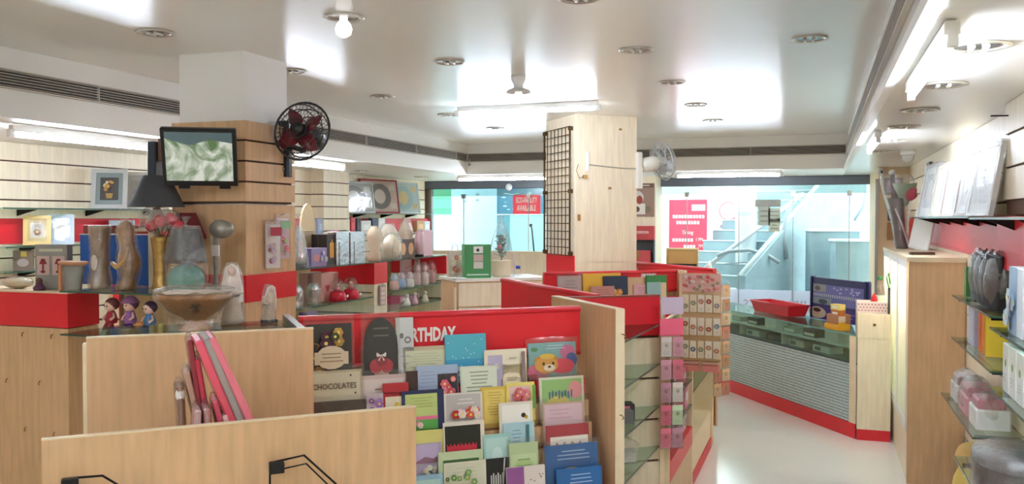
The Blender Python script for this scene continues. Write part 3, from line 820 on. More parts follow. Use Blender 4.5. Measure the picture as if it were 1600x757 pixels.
# ---- wall shelves on the left wall
def wall_shelf(label, x, y0, y1, z, d=.24, side=1, n=3):
    t = thing('wall_shelf', label, 'shelf', (x, y0, z))
    s_ = B(0, 0, -.008, side * d, y1 - y0, 0).build('glass_shelf', SHELFG, t) if side > 0 else B(-d, 0, -.008, 0, y1 - y0, 0).build('glass_shelf', SHELFG, t)
    a, b = (d, d + .004) if side > 0 else (-d - .004, -d)
    B(a, 0, -.009, b, y1 - y0, .001).build('glass_edge', EDGEG, s_)
    for i in range(n):
        y = (y1 - y0) * (i + .5) / n
        MB().add([(0, y - .004, -.01), (side * d * .85, y - .004, -.01), (0, y - .004, -.06), (0, y + .004, -.01), (side * d * .85, y + .004, -.01), (0, y + .004, -.06)], [(0, 1, 2), (3, 5, 4), (0, 3, 4, 1), (1, 4, 5, 2), (2, 5, 3, 0)]).build('bracket', BLACKM, t)
    return t


wx = XL + .018
wall_shelf('glass shelf high on the left wall holding the silver-framed bouquet picture', wx, 4.9, 7.6, 1.93, n=4)
wall_shelf('glass shelf on the left wall below the red band, with two small standing frames', wx + .02, 4.9, 7.6, 1.645, n=4)
wall_shelf('glass shelf low on the left wall behind the end cabinet', wx, 4.9, 7.6, 1.46, n=4)
wall_shelf('glass shelf high on the left wall holding three square pictures near the window', wx, 10.05, 12.4, 1.92, n=3)
wall_shelf('glass shelf on the left wall with small boxed gifts near the window', wx + .02, 8.0, 12.4, 1.645, n=5)
wall_shelf('glass shelf high on the right wall holding the wrapped picture frames', XR - .018, 5.3, 8.6, 1.862, d=.2, side=-1, n=5)
wall_shelf('glass shelf high on the right wall nearest the slatted pilaster', .86, 3.0, 5.05, 1.855, d=.14, side=-1, n=3)

# ---- window display ledge at the front
q = at_z(660, 397, 1.36)
wd_ = thing('window_ledge', 'low pale wood window display ledge in front of the left shop window', 'ledge', (-5.7, 11.2, 0))
B(0, 0, 0, 2.5, .03, 1.40).build('front_board', WOODP, wd_); B(0, .031, 1.30, 2.5, 1.3, 1.33).build('top_board', WOODP, wd_)
B(0, -.012, 1.4, 2.5, .04, 1.42).build('edge_band', WOODE, wd_)

# ---- sales counter with mosaic front
K0 = np.array([-1.05, 10.01]); K1 = np.array([.30, 8.0]); kd = (K1 - K0) / np.linalg.norm(K1 - K0); KL = float(np.linalg.norm(K1 - K0)) + .5; krz = math.atan2(kd[1], kd[0])
K0 = K0 - kd * .5
ct = thing('sales_counter', 'glass-topped sales counter with pale mosaic front and red plinth', 'counter', (K0[0], K0[1], 0), krz)
KB = KL - .45 * kd[1] * -1 / kd[0] - .02
def KP(y0, y1, z0, z1): e = lambda y: KL - (KL - KB) * y / .45; return MB().prism([(0, y0), (e(y0), y0), (e(y1), y1), (0, y1)], z0, z1)
KP(0, .45, 0, .125).build('plinth', RED, ct)
KP(.012, .45, .126, .633).build('carcass', mat('mosaic_grout', (128, 148, 148), .6), ct)
mm = MB(); nx = int(KL / .026); nz = 19
for i in range(nx):
    for j in range(nz):
        x = KL * i / nx; z = .128 + .502 * j / nz; w = KL / nx - .0045; h = .502 / nz - .0045
        mm.add([(x, .011, z), (x + w, .011, z), (x + w, .011, z + h), (x, .011, z + h), (x + .002, .006, z + .002), (x + w - .002, .006, z + .002), (x + w - .002, .006, z + h - .002), (x + .002, .006, z + h - .002)],
               [(4, 5, 6, 7), (0, 1, 5, 4), (1, 2, 6, 5), (2, 3, 7, 6), (3, 0, 4, 7)])
mo = mm.build('mosaic_tiles', mat('mosaic_glass_tile', (206, 220, 218), .18, var=.12, scale=40), ct); mo['kind'] = 'stuff'
B(KL - .085, -.002, .126, KL, .005, .864).build('end_strip', WOODE, ct)
cf = B(.0, .006, .634, KL, .012, .865).build('front_glass', SHELFG, ct)
B(0, .0, .628, KL, .02, .636).build('glass_channel', DARK, ct)
tg = KP(0, .45, .866, .876).build('glass_top', SHELFG, ct); B(0, -.004, .865, KL, -.0005, .877).build('glass_edge', mat('pale_glass_edge', (120, 170, 164), .2), tg)
KP(.43, .448, .634, .86).build('back_board', mat('counter_inside', (224, 226, 220), .5), ct)
KP(.05, .42, .74, .748).build('inner_shelf', mat('counter_shelf', (232, 236, 234), .3), ct)
for x in (.9, 1.7): B(x, .05, .635, x + .012, .42, .738).build('inner_divider', PAPERW, ct)
for j in range(6):
    x = .6 + .34 * j; col = [(206, 200, 188), (70, 74, 78), (226, 226, 222), (150, 166, 150), (84, 70, 62), (236, 236, 236)][j]
    bx = thing('boxed_gift', 'small %s boxed goods on the upper level inside the sales counter' % ['stone-grey', 'charcoal', 'off-white', 'sage', 'brown', 'bright white'][j], 'box', isl(np.array([K0[0], K0[1]]), 0, 0).tolist() + [.749], krz, 'boxed goods in the sales counter')
    q = K0 + kd * x + np.array([-kd[1], kd[0]]) * .12; bx.location = (q[0], q[1], .749)
    MB().bbox(0, 0, 0, .2, .14, .05 + .02 * (j % 3), .003).build('carton', M(col), bx); B(.02, -.001, .01, .18, 0, .035).build('label', PAPERW, bx)
for j in range(4):
    x = .95 + .4 * j; q = K0 + kd * x + np.array([-kd[1], kd[0]]) * .10
    bx = thing('boxed_gift', 'flat %s packet on the lower level inside the sales counter' % ['ivory', 'dark grey', 'beige', 'cold white'][j], 'box', (q[0], q[1], .634), krz, 'flat packets in the sales counter')
    MB().bbox(0, 0, 0, .26, .14, .06, .003).build('carton', M([(240, 240, 236), (60, 64, 66), (214, 206, 192), (236, 238, 240)][j]), bx); B(.03, -.001, .012, .12, 0, .045).build('label', M((120, 130, 130)), bx)

# ---- drawer pedestal beside the counter
pe = thing('cash_pedestal', 'tall narrow pale wood pedestal with a keyhole drawer and red base', 'cabinet', (.31, 7.98, 0))
B(0, 0, .0, .26, .45, .09).build('plinth', RED, pe); B(0, 0, .091, .26, .45, 1.06).build('carcass', WOODP, pe)
B(.004, -.01, .86, .256, -.001, 1.055).build('drawer', WOODP, pe); MB().lathe([(.012, 0), (.012, .004), (.006, .008)], 14).xform(Matrix.Translation((.13, -.01, .97)) @ Matrix.Rotation(PI / 2, 4, 'X')).build('lock', BRASS, pe)

# ---- right display cabinet
cb = thing('display_cabinet', 'long pale wood cabinet with bright glazed doors under the red wall band', 'cabinet', (.59, 6.77, 0))
CL = 2.45; CD = .36
B(.004, .02, 0, CD, CL, .34).build('plinth_box', WOODP, cb)
B(0, 0, 0, CD, .02, 1.55).build('end_panel', WOOD, cb); B(0, CL - .02, .34, CD, CL, 1.55).build('end_panel', WOOD, cb)
B(-.012, -.012, 1.551, CD, CL, 1.582).build('top_board', WOODE, cb)
B(CD - .02, .02, .34, CD, CL - .02, 1.55).build('back_board', PAPERW, cb)
for k in range(3):
    y0 = .03 + k * (CL - .06) / 3; y1 = y0 + (CL - .06) / 3 - .03
    dr = B(-.002, y0 + .04, .42, .004, y1 - .04, 1.50).build('glazed_door', translucent('frosted_door', (246, 244, 238)), cb)  # white translucent panes, made luminous by the added lamp behind them
    for a in ((y0, .36, y0 + .04, 1.55), (y1 - .04, .36, y1, 1.55), (y0 + .041, .36, y1 - .041, .42), (y0 + .041, 1.5, y1 - .041, 1.55)):
        B(-.01, a[0], a[1], .012, a[2], a[3]).build('door_frame', WHITE, dr)
    B(.0, y1 + .001, .36, .014, y1 + .029, 1.55).build('mullion', WOODE, cb)
for z in (.72, 1.08): B(.03, .025, z, CD - .03, CL - .03, z + .008).build('glass_shelf', SHELFG, cb)
B(.1, .06, 1.53, .14, CL - .06, 1.548).build('added_lamp_strip', mat('added_cabinet_light', (255, 244, 224), .5, emit=16), cb)  # added lamp, hidden inside the cabinet, to make the doors look bright

# ---- right wall glass shelves
def rshelf(label, y0, y1, z, x0=.75, x1=.945):
    t = thing('wall_shelf', label, 'shelf', (x0, y0, z))
    s_ = B(0, 0, -.008, x1 - x0, y1 - y0, 0).build('glass_shelf', SHELFG, t)
    B(-.004, 0, -.009, -.0005, y1 - y0, .001).build('glass_edge', EDGEG, s_); B(0, -.004, -.009, x1 - x0, -.0005, .001).build('glass_edge', EDGEG, s_)
    for y in (.1, y1 - y0 - .1): B(.02, y - .004, -.03, x1 - x0, y + .004, -.009).build('bracket', BLACKM, t)
    return t


rshelf('glass shelf beside the cabinet end holding black wrapped packets', 4.62, 5.85, 1.40)
rshelf('glass shelf beside the cabinet end holding the orange books', 4.58, 5.85, 1.15)
rshelf('glass shelf beside the cabinet end holding pink wrapped parcels', 4.85, 6.05, .78, x0=.72)
rshelf('glass shelf holding the tall blue-white box before the pilaster', 3.2, 4.30, 1.385, x0=.70)
rshelf('glass shelf holding a row of white boxes before the pilaster', 3.2, 4.30, 1.13, x0=.70)
rshelf('low glass shelf holding the big grey wrapped box', 3.3, 4.7, .72, x0=.62)
tag(B(.925, 4.36, .7, .948, 4.385, 1.60).build('shelf_upright', BLACKM), 'black slotted upright between the two banks of right wall shelves', 'upright')
# ================================================================== GREETING CARDS
def card(name, label, loc, rot, w, h, bg, design=None, sleeve=False, cat='card', arch=False, group=None):
    t = thing(name, label, cat, loc, 0, group, rot=rot)
    if arch:
        pts = [(-w / 2, 0), (w / 2, 0), (w / 2, h * .6)] + [(w / 2 * math.cos(a), h * .6 + h * .4 * math.sin(a)) for a in [PI * i / 10 for i in range(1, 10)]] + [(-w / 2, h * .6)]
    else:
        pts = [(-w / 2, 0), (w / 2, 0), (w / 2, h), (-w / 2, h)]
    MB().slab(pts, 0, .0016).build('front_leaf', M(bg, .45), t)
    MB().slab(pts, .0016, .0030).build('back_leaf', M(tuple(min(255, v + 16) for v in bg), .5), t, (0, .0006, 0), (-.035, 0, 0))
    if design:
        k = Ink(); design(k, w, h); k.build('printed_front', t, (0, 0, 0))
    if sleeve:
        m = MB(); nx, nz = 6, 6; x0, x1, z0, z1 = -w / 2 - .012, w / 2 + .012, -.002, h + (.022 if sleeve is True else sleeve); vs = []; fs = []
        for s, y in ((0, -.010), (1, .012)):
            for j in range(nz + 1):
                for i in range(nx + 1):
                    e = (i in (0, nx)) or (j in (0, nz)); vs.append((x0 + (x1 - x0) * i / nx, (.001 if e else y + random.uniform(-.004, .004)), z0 + (z1 - z0) * j / nz + (random.uniform(-.006, .006) if j == nz else 0)))
            k0 = s * (nx + 1) * (nz + 1)
            for j in range(nz):
                for i in range(nx):
                    a = k0 + j * (nx + 1) + i; q = (a, a + 1, a + nx + 2, a + nx + 1); fs.append(q if s == 0 else q[::-1])
        m.add(vs, fs); m.sm = True; m.build('plastic_sleeve', SLEEVE, t)
    return t


def tier_card(bb, label, bg, design=None, sleeve=False, arch=False, name='greeting_card', k=None, dy=0.):
    x0, y0, x1, y1 = bb
    kk = 0
    for _ in range(3):
        off = .046 + .036 * kk + dy
        pl_ = T0 + TN * off
        a = at_plane((x0 + x1) / 2, y0, pl_, TN)
        kk = k if k is not None else max(0, min(7, int(round((1.30 - a[2]) / .1))))
    A = at_plane(x0, y1, pl_, TN); Bp = at_plane(x1, y1, pl_, TN)
    w = float(np.linalg.norm(Bp[:2] - A[:2])); z = 1.082 - .1 * kk; h = float(a[2] - z)
    c = (A + Bp) / 2
    u = float((c[:2] - T0) @ TD); c2_ = T0 + TD * u + TN * off
    return card(name, label, (c2_[0], c2_[1], z), (-.09, 0, TR), w, max(.08, h), bg, design, sleeve, arch=arch)


def D_verse(ink_col, edge=None, n=6):
    def f(k, w, h):
        if edge: k.rect(-w * .46, h * .04, w * .46, h * .96, edge)
        k.lines(-w * .36, h * .35, w * .36, h * .9, n, ink_col, .3)
    return f


def D_flowers(cols, base=None, z0=.35, z1=.95, n=9, extra=None):
    def f(k, w, h):
        if base: k.rect(-w * .44, h * .05, w * .44, h * .96, base)
        k.posy(-w * .42, h * z0, w * .42, h * z1, cols, n)
        if extra: extra(k, w, h)
    return f


def D_choc_black(k, w, h):
    k.posy(-w * .48, h * .05, w * .48, h * .96, [(60, 70, 50), (170, 60, 96), (200, 150, 70), (90, 40, 60), (46, 56, 48)], 16, w * .13)
    k.disc(0, h * .52, w * .34, h * .17, (226, 206, 176)); k.rect(-w * .37, h * .42, w * .37, h * .60, (226, 206, 176))
    k.lines(-w * .26, h * .44, w * .26, h * .6, 3, (150, 120, 80), .25)
def D_cupcake(k, w, h):
    k.poly([(-w * .16, h * .10), (w * .16, h * .10), (w * .24, h * .30), (-w * .24, h * .30)], (206, 170, 146))
    k.disc(-w * .16, h * .33, w * .19, h * .10, (186, 36, 62)); k.disc(w * .16, h * .33, w * .19, h * .10, (186, 36, 62)); k.disc(0, h * .40, w * .16, h * .07, (150, 30, 50))
    for s in (-1, 1):
        k.poly([(0, h * .475), (s * w * .13, h * .52), (s * w * .15, h * .485), (s * w * .12, h * .455)], (240, 226, 222)); k.poly([(0, h * .475), (s * w * .10, h * .41), (s * w * .06, h * .40)], (240, 226, 222))
    k.disc(0, h * .475, w * .025, h * .016, (226, 200, 200), 8)
    k.lines(-w * .3, h * .7, w * .3, h * .9, 2, (110, 104, 96), .2)
def D_navy(k, w, h):
    k.rect(-w * .5, h * .62, w * .5, h * .66, (120, 60, 60)); k.lines(-w * .3, h * .72, w * .3, h * .92, 2, (120, 122, 128), .25); k.lines(-w * .3, h * .3, w * .3, h * .5, 2, (110, 124, 150), .25)
def D_lined(k, w, h):
    k.rect(-w * .45, h * .3, w * .45, h * .9, (206, 208, 178)); k.lines(-w * .4, h * .35, w * .4, h * .85, 8, (172, 178, 150), .2)
def D_birthday(k, w, h):
    k.rect(-w * .5, 0, w * .5, h, (66, 158, 196)); k.rect(-w * .5, h * .5, w * .5, h, (86, 178, 196)); k.rect(-w * .4, h * .05, w * .3, h * .36, (206, 222, 226)); k.lines(-w * .3, h * .1, w * .2, h * .3, 2, (120, 150, 160), .4)
    for i in range(14): k.disc(random.uniform(-.45, .45) * w, random.uniform(.35, .95) * h, w * .015, w * .015, (210, 236, 240), 6)
def D_teddy(k, w, h):
    k.rect(-w * .5, 0, w * .5, h, (128, 176, 178)); k.disc(-w * .3, h * .2, w * .24, h * .24, (206, 100, 130)); k.disc(w * .32, h * .72, w * .16, h * .2, (206, 108, 150)); k.disc(w * .4, h * .5, w * .12, h * .2, (70, 88, 150)); k.disc(-w * .38, h * .82, w * .07, h * .06, (90, 150, 90))
    k.disc(w * .2, h * .33, w * .26, h * .22, (212, 60, 80))
    for x in (-.30, .02): k.disc(w * x, h * .53, w * .09, h * .09, (206, 140, 50))
    k.disc(-w * .14, h * .38, w * .25, h * .23, (222, 160, 66)); k.disc(-w * .08, h * .3, w * .12, h * .1, (242, 224, 196)); k.disc(-w * .08, h * .33, w * .035, h * .03, (60, 40, 36)); k.disc(-w * .2, h * .42, w * .025, w * .03, (40, 30, 30)); k.disc(w * .0, h * .42, w * .025, w * .03, (40, 30, 30)); k.disc(-w * .12, h * .62, w * .16, h * .08, (230, 190, 70))
    k.lines(-w * .2, h * .8, w * .3, h * .95, 2, (210, 226, 226), .25)
def D_green_script(k, w, h):
    k.rect(-w * .45, h * .05, w * .45, h * .95, (150, 196, 116)); k.disc(-w * .1, h * .35, w * .3, h * .25, (222, 206, 80)); k.disc(w * .3, h * .7, w * .16, h * .2, (226, 150, 150)); k.disc(w * .1, h * .2, w * .1, h * .1, (130, 90, 60)); k.disc(w * .3, h * .3, w * .14, h * .14, (90, 176, 120))
    for i in range(8): k.rect(w * (-.3 + .07 * i), h * (.52 + .03 * (i % 3)), w * (-.27 + .07 * i), h * (.68 + .03 * (i % 2)), (52, 96, 150))
def D_roses(k, w, h):
    k.lines(-w * .45, h * .5, -w * .02, h * .9, 5, (150, 160, 190), .2); k.rect(w * .0, h * .1, w * .48, h * .8, (66, 56, 60)); k.posy(w * .02, h * .12, w * .46, h * .78, [(226, 110, 126), (214, 86, 106), (236, 140, 150)], 8, w * .1)
def D_green_navy(k, w, h):
    k.rect(-w * .42, 0, w * .34, h * .92, (196, 210, 130)); k.lines(-w * .35, h * .6, w * .28, h * .86, 4, (150, 170, 90), .2); k.rect(-w * .42, h * .34, w * .34, h * .42, (226, 120, 150)); k.rect(-w * .2, h * .1, w * .34, h * .34, (92, 172, 80)); k.posy(-w * .4, h * .1, w * .0, h * .4, [(230, 130, 160), (246, 210, 220)], 4, w * .09)
def D_tulips(k, w, h):
    k.rect(-w * .47, h * .28, w * .4, h * .94, (36, 40, 30))
    for i in range(8):
        x = -w * .38 + w * .09 * i; z = h * (.62 + .1 * ((i * 3) % 3 - 1)); k.poly([(x - w * .05, z), (x, z - h * .1), (x + w * .05, z), (x + w * .045, z + h * .12), (x, z + h * .06), (x - w * .045, z + h * .12)], (206, 44, 66))
    k.rect(-w * .3, h * .24, w * .35, h * .34, (110, 150, 70))
def D_yellow(k, w, h): k.rect(-w * .38, h * .1, w * .38, h * .94, (232, 206, 110)); k.lines(-w * .3, h * .3, w * .3, h * .9, 9, (176, 150, 70), .22)
def D_yellow_rose(k, w, h): k.rect(-w * .4, h * .45, w * .34, h * .92, (236, 200, 196)); k.posy(-w * .4, h * .46, w * .34, h * .9, [(226, 120, 136), (236, 150, 160), (210, 90, 110)], 8, w * .15); k.rect(w * .34, h * .4, w * .46, h * .94, (110, 160, 80))
def D_butterfly(k, w, h):
    k.rect(-w * .42, h * .06, w * .42, h * .95, (246, 242, 232)); k.disc(w * .22, h * .72, w * .07, h * .05, (50, 46, 44)); k.disc(w * .3, h * .68, w * .05, h * .04, (210, 160, 60)); k.lines(-w * .3, h * .3, w * .2, h * .6, 3, (190, 186, 176), .15)
def D_couple(k, w, h): k.rect(-w * .46, h * .05, w * .46, h * .96, (226, 196, 206)); k.disc(w * .14, h * .3, w * .16, h * .14, (70, 50, 60), a0=0, a1=PI); k.disc(w * .2, h * .2, w * .1, h * .12, (246, 214, 200)); k.lines(-w * .4, h * .6, w * .2, h * .88, 3, (206, 160, 176), .2)
def D_aqua(k, w, h): k.rect(-w * .42, h * .08, w * .42, h * .92, (186, 220, 214)); k.disc(0, h * .5, w * .2, h * .2, (206, 232, 226))
def D_blue_lines(k, w, h): k.lines(-w * .3, h * .25, w * .12, h * .88, 9, (120, 160, 180), .25); k.rect(w * .22, h * .1, w * .32, h * .95, (70, 130, 130)); k.disc(-w * .4, h * .4, w * .03, w * .03, (60, 50, 50))
def D_greennote(k, w, h): k.rect(-w * .44, h * .1, w * .44, h * .8, (206, 226, 176)); k.disc(0, h * .55, w * .34, h * .16, (186, 216, 140)); k.lines(-w * .3, h * .3, w * .3, h * .75, 4, (130, 170, 110), .18)
def D_redwhite(k, w, h):
    k.rect(-w * .42, h * .2, w * .48, h * .74, (240, 232, 220))
    for i in range(9): k.disc(-w * .36 + w * .09 * i, h * (.36 + .2 * (i % 2)), w * .035, h * .06, (206, 130, 120), 8)
    k.disc(w * .1, h * .47, w * .07, h * .12, (196, 166, 90))
def D_blackscript(k, w, h):
    for i in range(6): k.rect(w * (-.3 + .09 * i), h * (.3 + .04 * (i % 3)), w * (-.25 + .09 * i), h * (.6 + .05 * (i % 2)), (206, 206, 200))
    k.poly([(w * .1, 0), (w * .16, 0), (w * .3, h), (w * .24, h)], (200, 202, 198))
def D_grass(k, w, h): k.rect(-w * .4, h * .3, w * .4, h * .85, (70, 110, 60)); k.posy(-w * .4, h * .3, w * .4, h * .8, [(96, 150, 80), (130, 170, 110), (60, 100, 56)], 8, w * .07)
def D_dots(k, w, h):
    k.rect(-w * .5, 0, -w * .05, h, (150, 90, 150)); k.disc(-w * .12, h * .2, w * .1, h * .12, (70, 60, 140))
    for i in range(24): k.disc(w * random.uniform(.02, .44), h * random.uniform(.05, .9), w * .018, w * .018, random.choice([(190, 110, 120), (120, 80, 90)]), 6)
def D_blue_quote(k, w, h): k.lines(-w * .28, h * .66, w * .34, h * .9, 3, (160, 186, 216), .3); k.disc(-w * .02, h * .42, w * .18, h * .1, (206, 160, 70)); k.disc(-w * .1, h * .46, w * .05, h * .05, (196, 146, 60))
def D_stamp(k, w, h): k.rect(-w * .42, h * .2, -w * .08, h * .9, (186, 176, 200)); k.posy(-w * .4, h * .25, -w * .1, h * .85, [(206, 196, 216), (150, 130, 160)], 3, w * .08); k.lines(w * .0, h * .4, w * .3, h * .9, 4, (190, 180, 160), .2); k.rect(w * .36, h * .3, w * .44, h * .95, (140, 120, 120))
def D_choc(k, w, h):
    k.rect(-w * .47, h * .05, w * .47, h * .95, (226, 216, 190))
    for x, z in ((-.42, .62), (.3, .88), (.38, .5)): k.disc(w * x, h * z, w * .02, w * .02, (100, 60, 40), 8)
def D_script(k, w, h): k.rect(-w * .46, h * .3, w * .46, h * .9, (240, 226, 222)); k.lines(-w * .2, h * .45, w * .3, h * .7, 2, (196, 80, 90), .2)
def D_purpleflower(k, w, h): k.rect(0, 0, w * .48, h * .9, (236, 226, 200)); k.posy(-w * .48, h * .3, 0, h * .95, [(170, 120, 190), (140, 96, 170)], 6, w * .11); k.posy(0, h * .6, w * .4, h * .95, [(226, 200, 90)], 3, w * .09)
def D_yellowred(k, w, h): k.rect(-w * .5, h * .3, w * .2, h * .7, (214, 50, 60))
def D_landscape(k, w, h): k.rect(-w * .46, h * .55, w * .46, h * .96, (196, 180, 216)); k.poly([(-w * .46, h * .55), (-w * .1, h * .66), (w * .2, h * .6), (w * .46, h * .68), (w * .46, h * .5), (-w * .46, h * .5)], (150, 110, 130)); k.posy(-w * .44, h * .05, w * .44, h * .5, [(226, 226, 222), (190, 196, 186), (150, 160, 140)], 10, w * .1)
def D_redflowers(k, w, h): k.rect(-w * .45, h * .3, w * .45, h * .96, (196, 190, 186)); k.posy(-w * .44, h * .3, w * .44, h * .7, [(206, 50, 50), (226, 90, 60), (236, 220, 210)], 9, w * .11); k.lines(-w * .3, h * .7, w * .3, h * .9, 2, (230, 226, 220), .3)

CARDS = [
    ((480, 507, 551, 578), 'black floral chocolate card with a cream scalloped plaque, in plastic', (38, 30, 34), D_choc_black, .075),
    ((621, 497, 648, 544), 'white card with grey lace script beside the black cupcake card', (206, 208, 206), lambda k, w, h: (k.disc(-w * .2, h * .74, w * .12, h * .04, (120, 118, 116)), k.disc(w * .15, h * .68, w * .2, h * .05, (130, 128, 126)), k.disc(w * .15, h * .68, w * .12, h * .025, (206, 208, 206)), k.lines(-w * .3, h * .3, w * .3, h * .5, 2, (176, 178, 178), .2)), False),
    ((570, 497, 623, 546), 'black arched card with a red cupcake and white bow', (34, 34, 36), D_cupcake, .06),
    ((568, 546, 632, 587), 'dark navy boxed card below the cupcake card', (44, 50, 66), D_navy, True),
    ((631, 542, 701, 589), 'olive-beige card with ruled lines', (196, 184, 150), D_lined, False),
    ((480, 580, 566, 632), 'cream card lettered chocolates in brown, in plastic', (206, 190, 160), D_choc, True),
    ((480, 628, 573, 650), 'dark brown box standing below the chocolates card', (74, 50, 40), None, True),
    ((564, 587, 636, 619), 'white card with pink script and rosy edge', (226, 200, 196), D_script, True),
    ((636, 581, 654, 607), 'narrow dark brown card beside the blue rose card', (72, 52, 46), None, False),
    ((652, 572, 717, 613), 'pale blue verse card with a window of pink roses', (170, 186, 210), D_roses, False),
    ((574, 615, 632, 640), 'card with purple and yellow flowers above the open bin', (206, 190, 196), D_purpleflower, False),
    ((629, 611, 695, 676), 'navy-edged card with a lime green meadow', (46, 54, 92), D_green_navy, False),
    ((649, 674, 697, 703), 'yellow card with a red band', (222, 214, 130), D_yellowred, False),
    ((649, 694, 691, 757), 'lavender landscape card with white blossoms', (186, 176, 196), D_landscape, False),
    ((697, 523, 761, 573), 'bright blue birthday wishes card at the top of the rack', (70, 160, 196), D_birthday, False),
    ((759, 547, 825, 573), 'cream card with a lilac stamp picture', (232, 222, 198), D_stamp, False),
    ((827, 536, 901, 597), 'teddy bear card with balloons on teal, in a sleeve', (130, 170, 172), D_teddy, True),
    ((721, 573, 778, 614), 'pale sage verse card', (214, 222, 200), D_verse((150, 160, 140), (222, 228, 208)), False),
    ((776, 570, 825, 603), 'cream yellow card with an oval motif', (232, 216, 160), lambda k, w, h: (k.disc(0, h * .55, w * .34, h * .26, (244, 232, 200)), k.lines(-w * .2, h * .4, w * .2, h * .7, 4, (190, 170, 110), .2)), False),
    ((845, 590, 914, 632), 'green card with blue birthday script, in a sleeve', (226, 226, 206), D_green_script, True),
    ((695, 615, 755, 659), 'grey card with a bunch of red and white flowers', (226, 220, 210), D_redflowers, False),
    ((753, 606, 795, 681), 'tall golden yellow verse card', (226, 190, 80), D_yellow, False),
    ((793, 599, 837, 663), 'yellow-edged card with pink roses', (232, 214, 120), D_yellow_rose, False),
    ((782, 630, 834, 680), 'white card with a small dark butterfly', (232, 224, 206), D_butterfly, False),
    ((850, 630, 914, 670), 'pink and lavender couple card, in a sleeve', (206, 170, 150), D_couple, True),
    ((695, 661, 759, 703), 'red tulips on black card', (232, 222, 206), D_tulips, False),
    ((757, 680, 799, 718), 'plain aqua card beside the cream butterfly card', (160, 206, 196), D_aqua, False),
    ((789, 662, 837, 703), 'pale blue lined card with a teal stripe', (176, 210, 218), D_blue_lines, False),
    ((798, 694, 843, 733), 'light green garden note card', (190, 212, 160), D_greennote, True),
    ((856, 665, 922, 700), 'dark red card with a cream patterned band, in a sleeve', (176, 40, 56), D_redwhite, True),
    ((760, 718, 799, 757), 'black card with silver script', (30, 32, 30), D_blackscript, False),
    ((687, 707, 757, 725), 'card with a strip of green grass above the cream fold', (196, 214, 170), D_grass, False),
    ((695, 723, 761, 757), 'large cream folded card below the grass card', (226, 220, 196), D_verse((206, 200, 176), (214, 214, 190)), False),
    ((794, 731, 854, 757), 'purple card with a dotted white half', (232, 222, 214), D_dots, False),
    ((854, 696, 936, 757), 'large deep blue quote card, in a sleeve', (40, 96, 156), D_blue_quote, True),
    ((872, 733, 943, 757), 'deep blue quote card standing low in front of the sleeved one', (44, 104, 164), D_blue_quote, False),
    ((645, 745, 694, 757), 'pale aqua card low on the rack beside the open bin', (150, 190, 210), D_aqua, False),
    ((600, 600, 640, 640), 'deep red envelope behind the script card', (190, 50, 56), None, False),
]
used = {}
for i, (bb, lab, bgc, des, slv) in enumerate(CARDS):
    t = tier_card(bb, lab, bgc, des, slv, arch='arched' in lab, dy=(i % 3) * .0075)
    if 'chocolates in brown' in lab:
        lettering('CHOCOLATES', .036, M((92, 56, 36)), t, (0, -.004, .135), sx=.82)

# friendship rack cards
for i, (bb, lab, bgc, des, slv) in enumerate([
    ((873, 432, 910, 454), 'greyish pink packet at the left of the friend rack', (196, 176, 174), D_verse((170, 150, 150)), True),
    ((912, 428, 971, 452), 'plain yellow card with dark script on the friend rack', (232, 186, 66), lambda k, w, h: [k.rect(w * (-.2 + .06 * i), h * (.42 + .02 * i), w * (-.17 + .06 * i), h * (.58 + .02 * i), (110, 80, 40)) for i in range(9)], False),
    ((944, 432, 982, 460), 'dark blue sunflower card on the friend rack', (46, 60, 84), D_flowers([(236, 200, 110), (210, 130, 50)], None, .2, .7, 4), False),
    ((924, 448, 961, 462), 'dusty pink card low on the friend rack', (196, 140, 130), D_verse((170, 110, 106)), False),
    ((981, 434, 1010, 460), 'plain beige card on the friend rack', (214, 180, 140), None, False),
    ((991, 445, 1020, 461), 'small rose pink card on the friend rack', (214, 166, 170), D_verse((190, 136, 146)), False),
    ((1011, 431, 1043, 458), 'green-edged teal card on the friend rack', (60, 140, 74), lambda k, w, h: (k.rect(-w * .48, 0, w * .2, h * .8, (140, 176, 176)), k.rect(w * .2, 0, w * .46, h * .78, (222, 190, 150)), k.rect(-w * .1, 0, w * .2, h * .3, (60, 60, 80))), False)]):
    off = .03 + (i % 4) * .012; pl_ = h0 + HN3 * off
    A = at_plane(bb[0], bb[3], pl_, HN3); Bp = at_plane(bb[2], bb[3], pl_, HN3); top = at_plane(bb[0], bb[1], pl_, HN3)[2]
    c = (A + Bp) / 2; z = 1.102
    card('greeting_card', lab, (c[0], c[1], z), (-.06, 0, h3r), float(np.linalg.norm((Bp - A)[:2])), max(.1, top - z), bgc, des, slv)

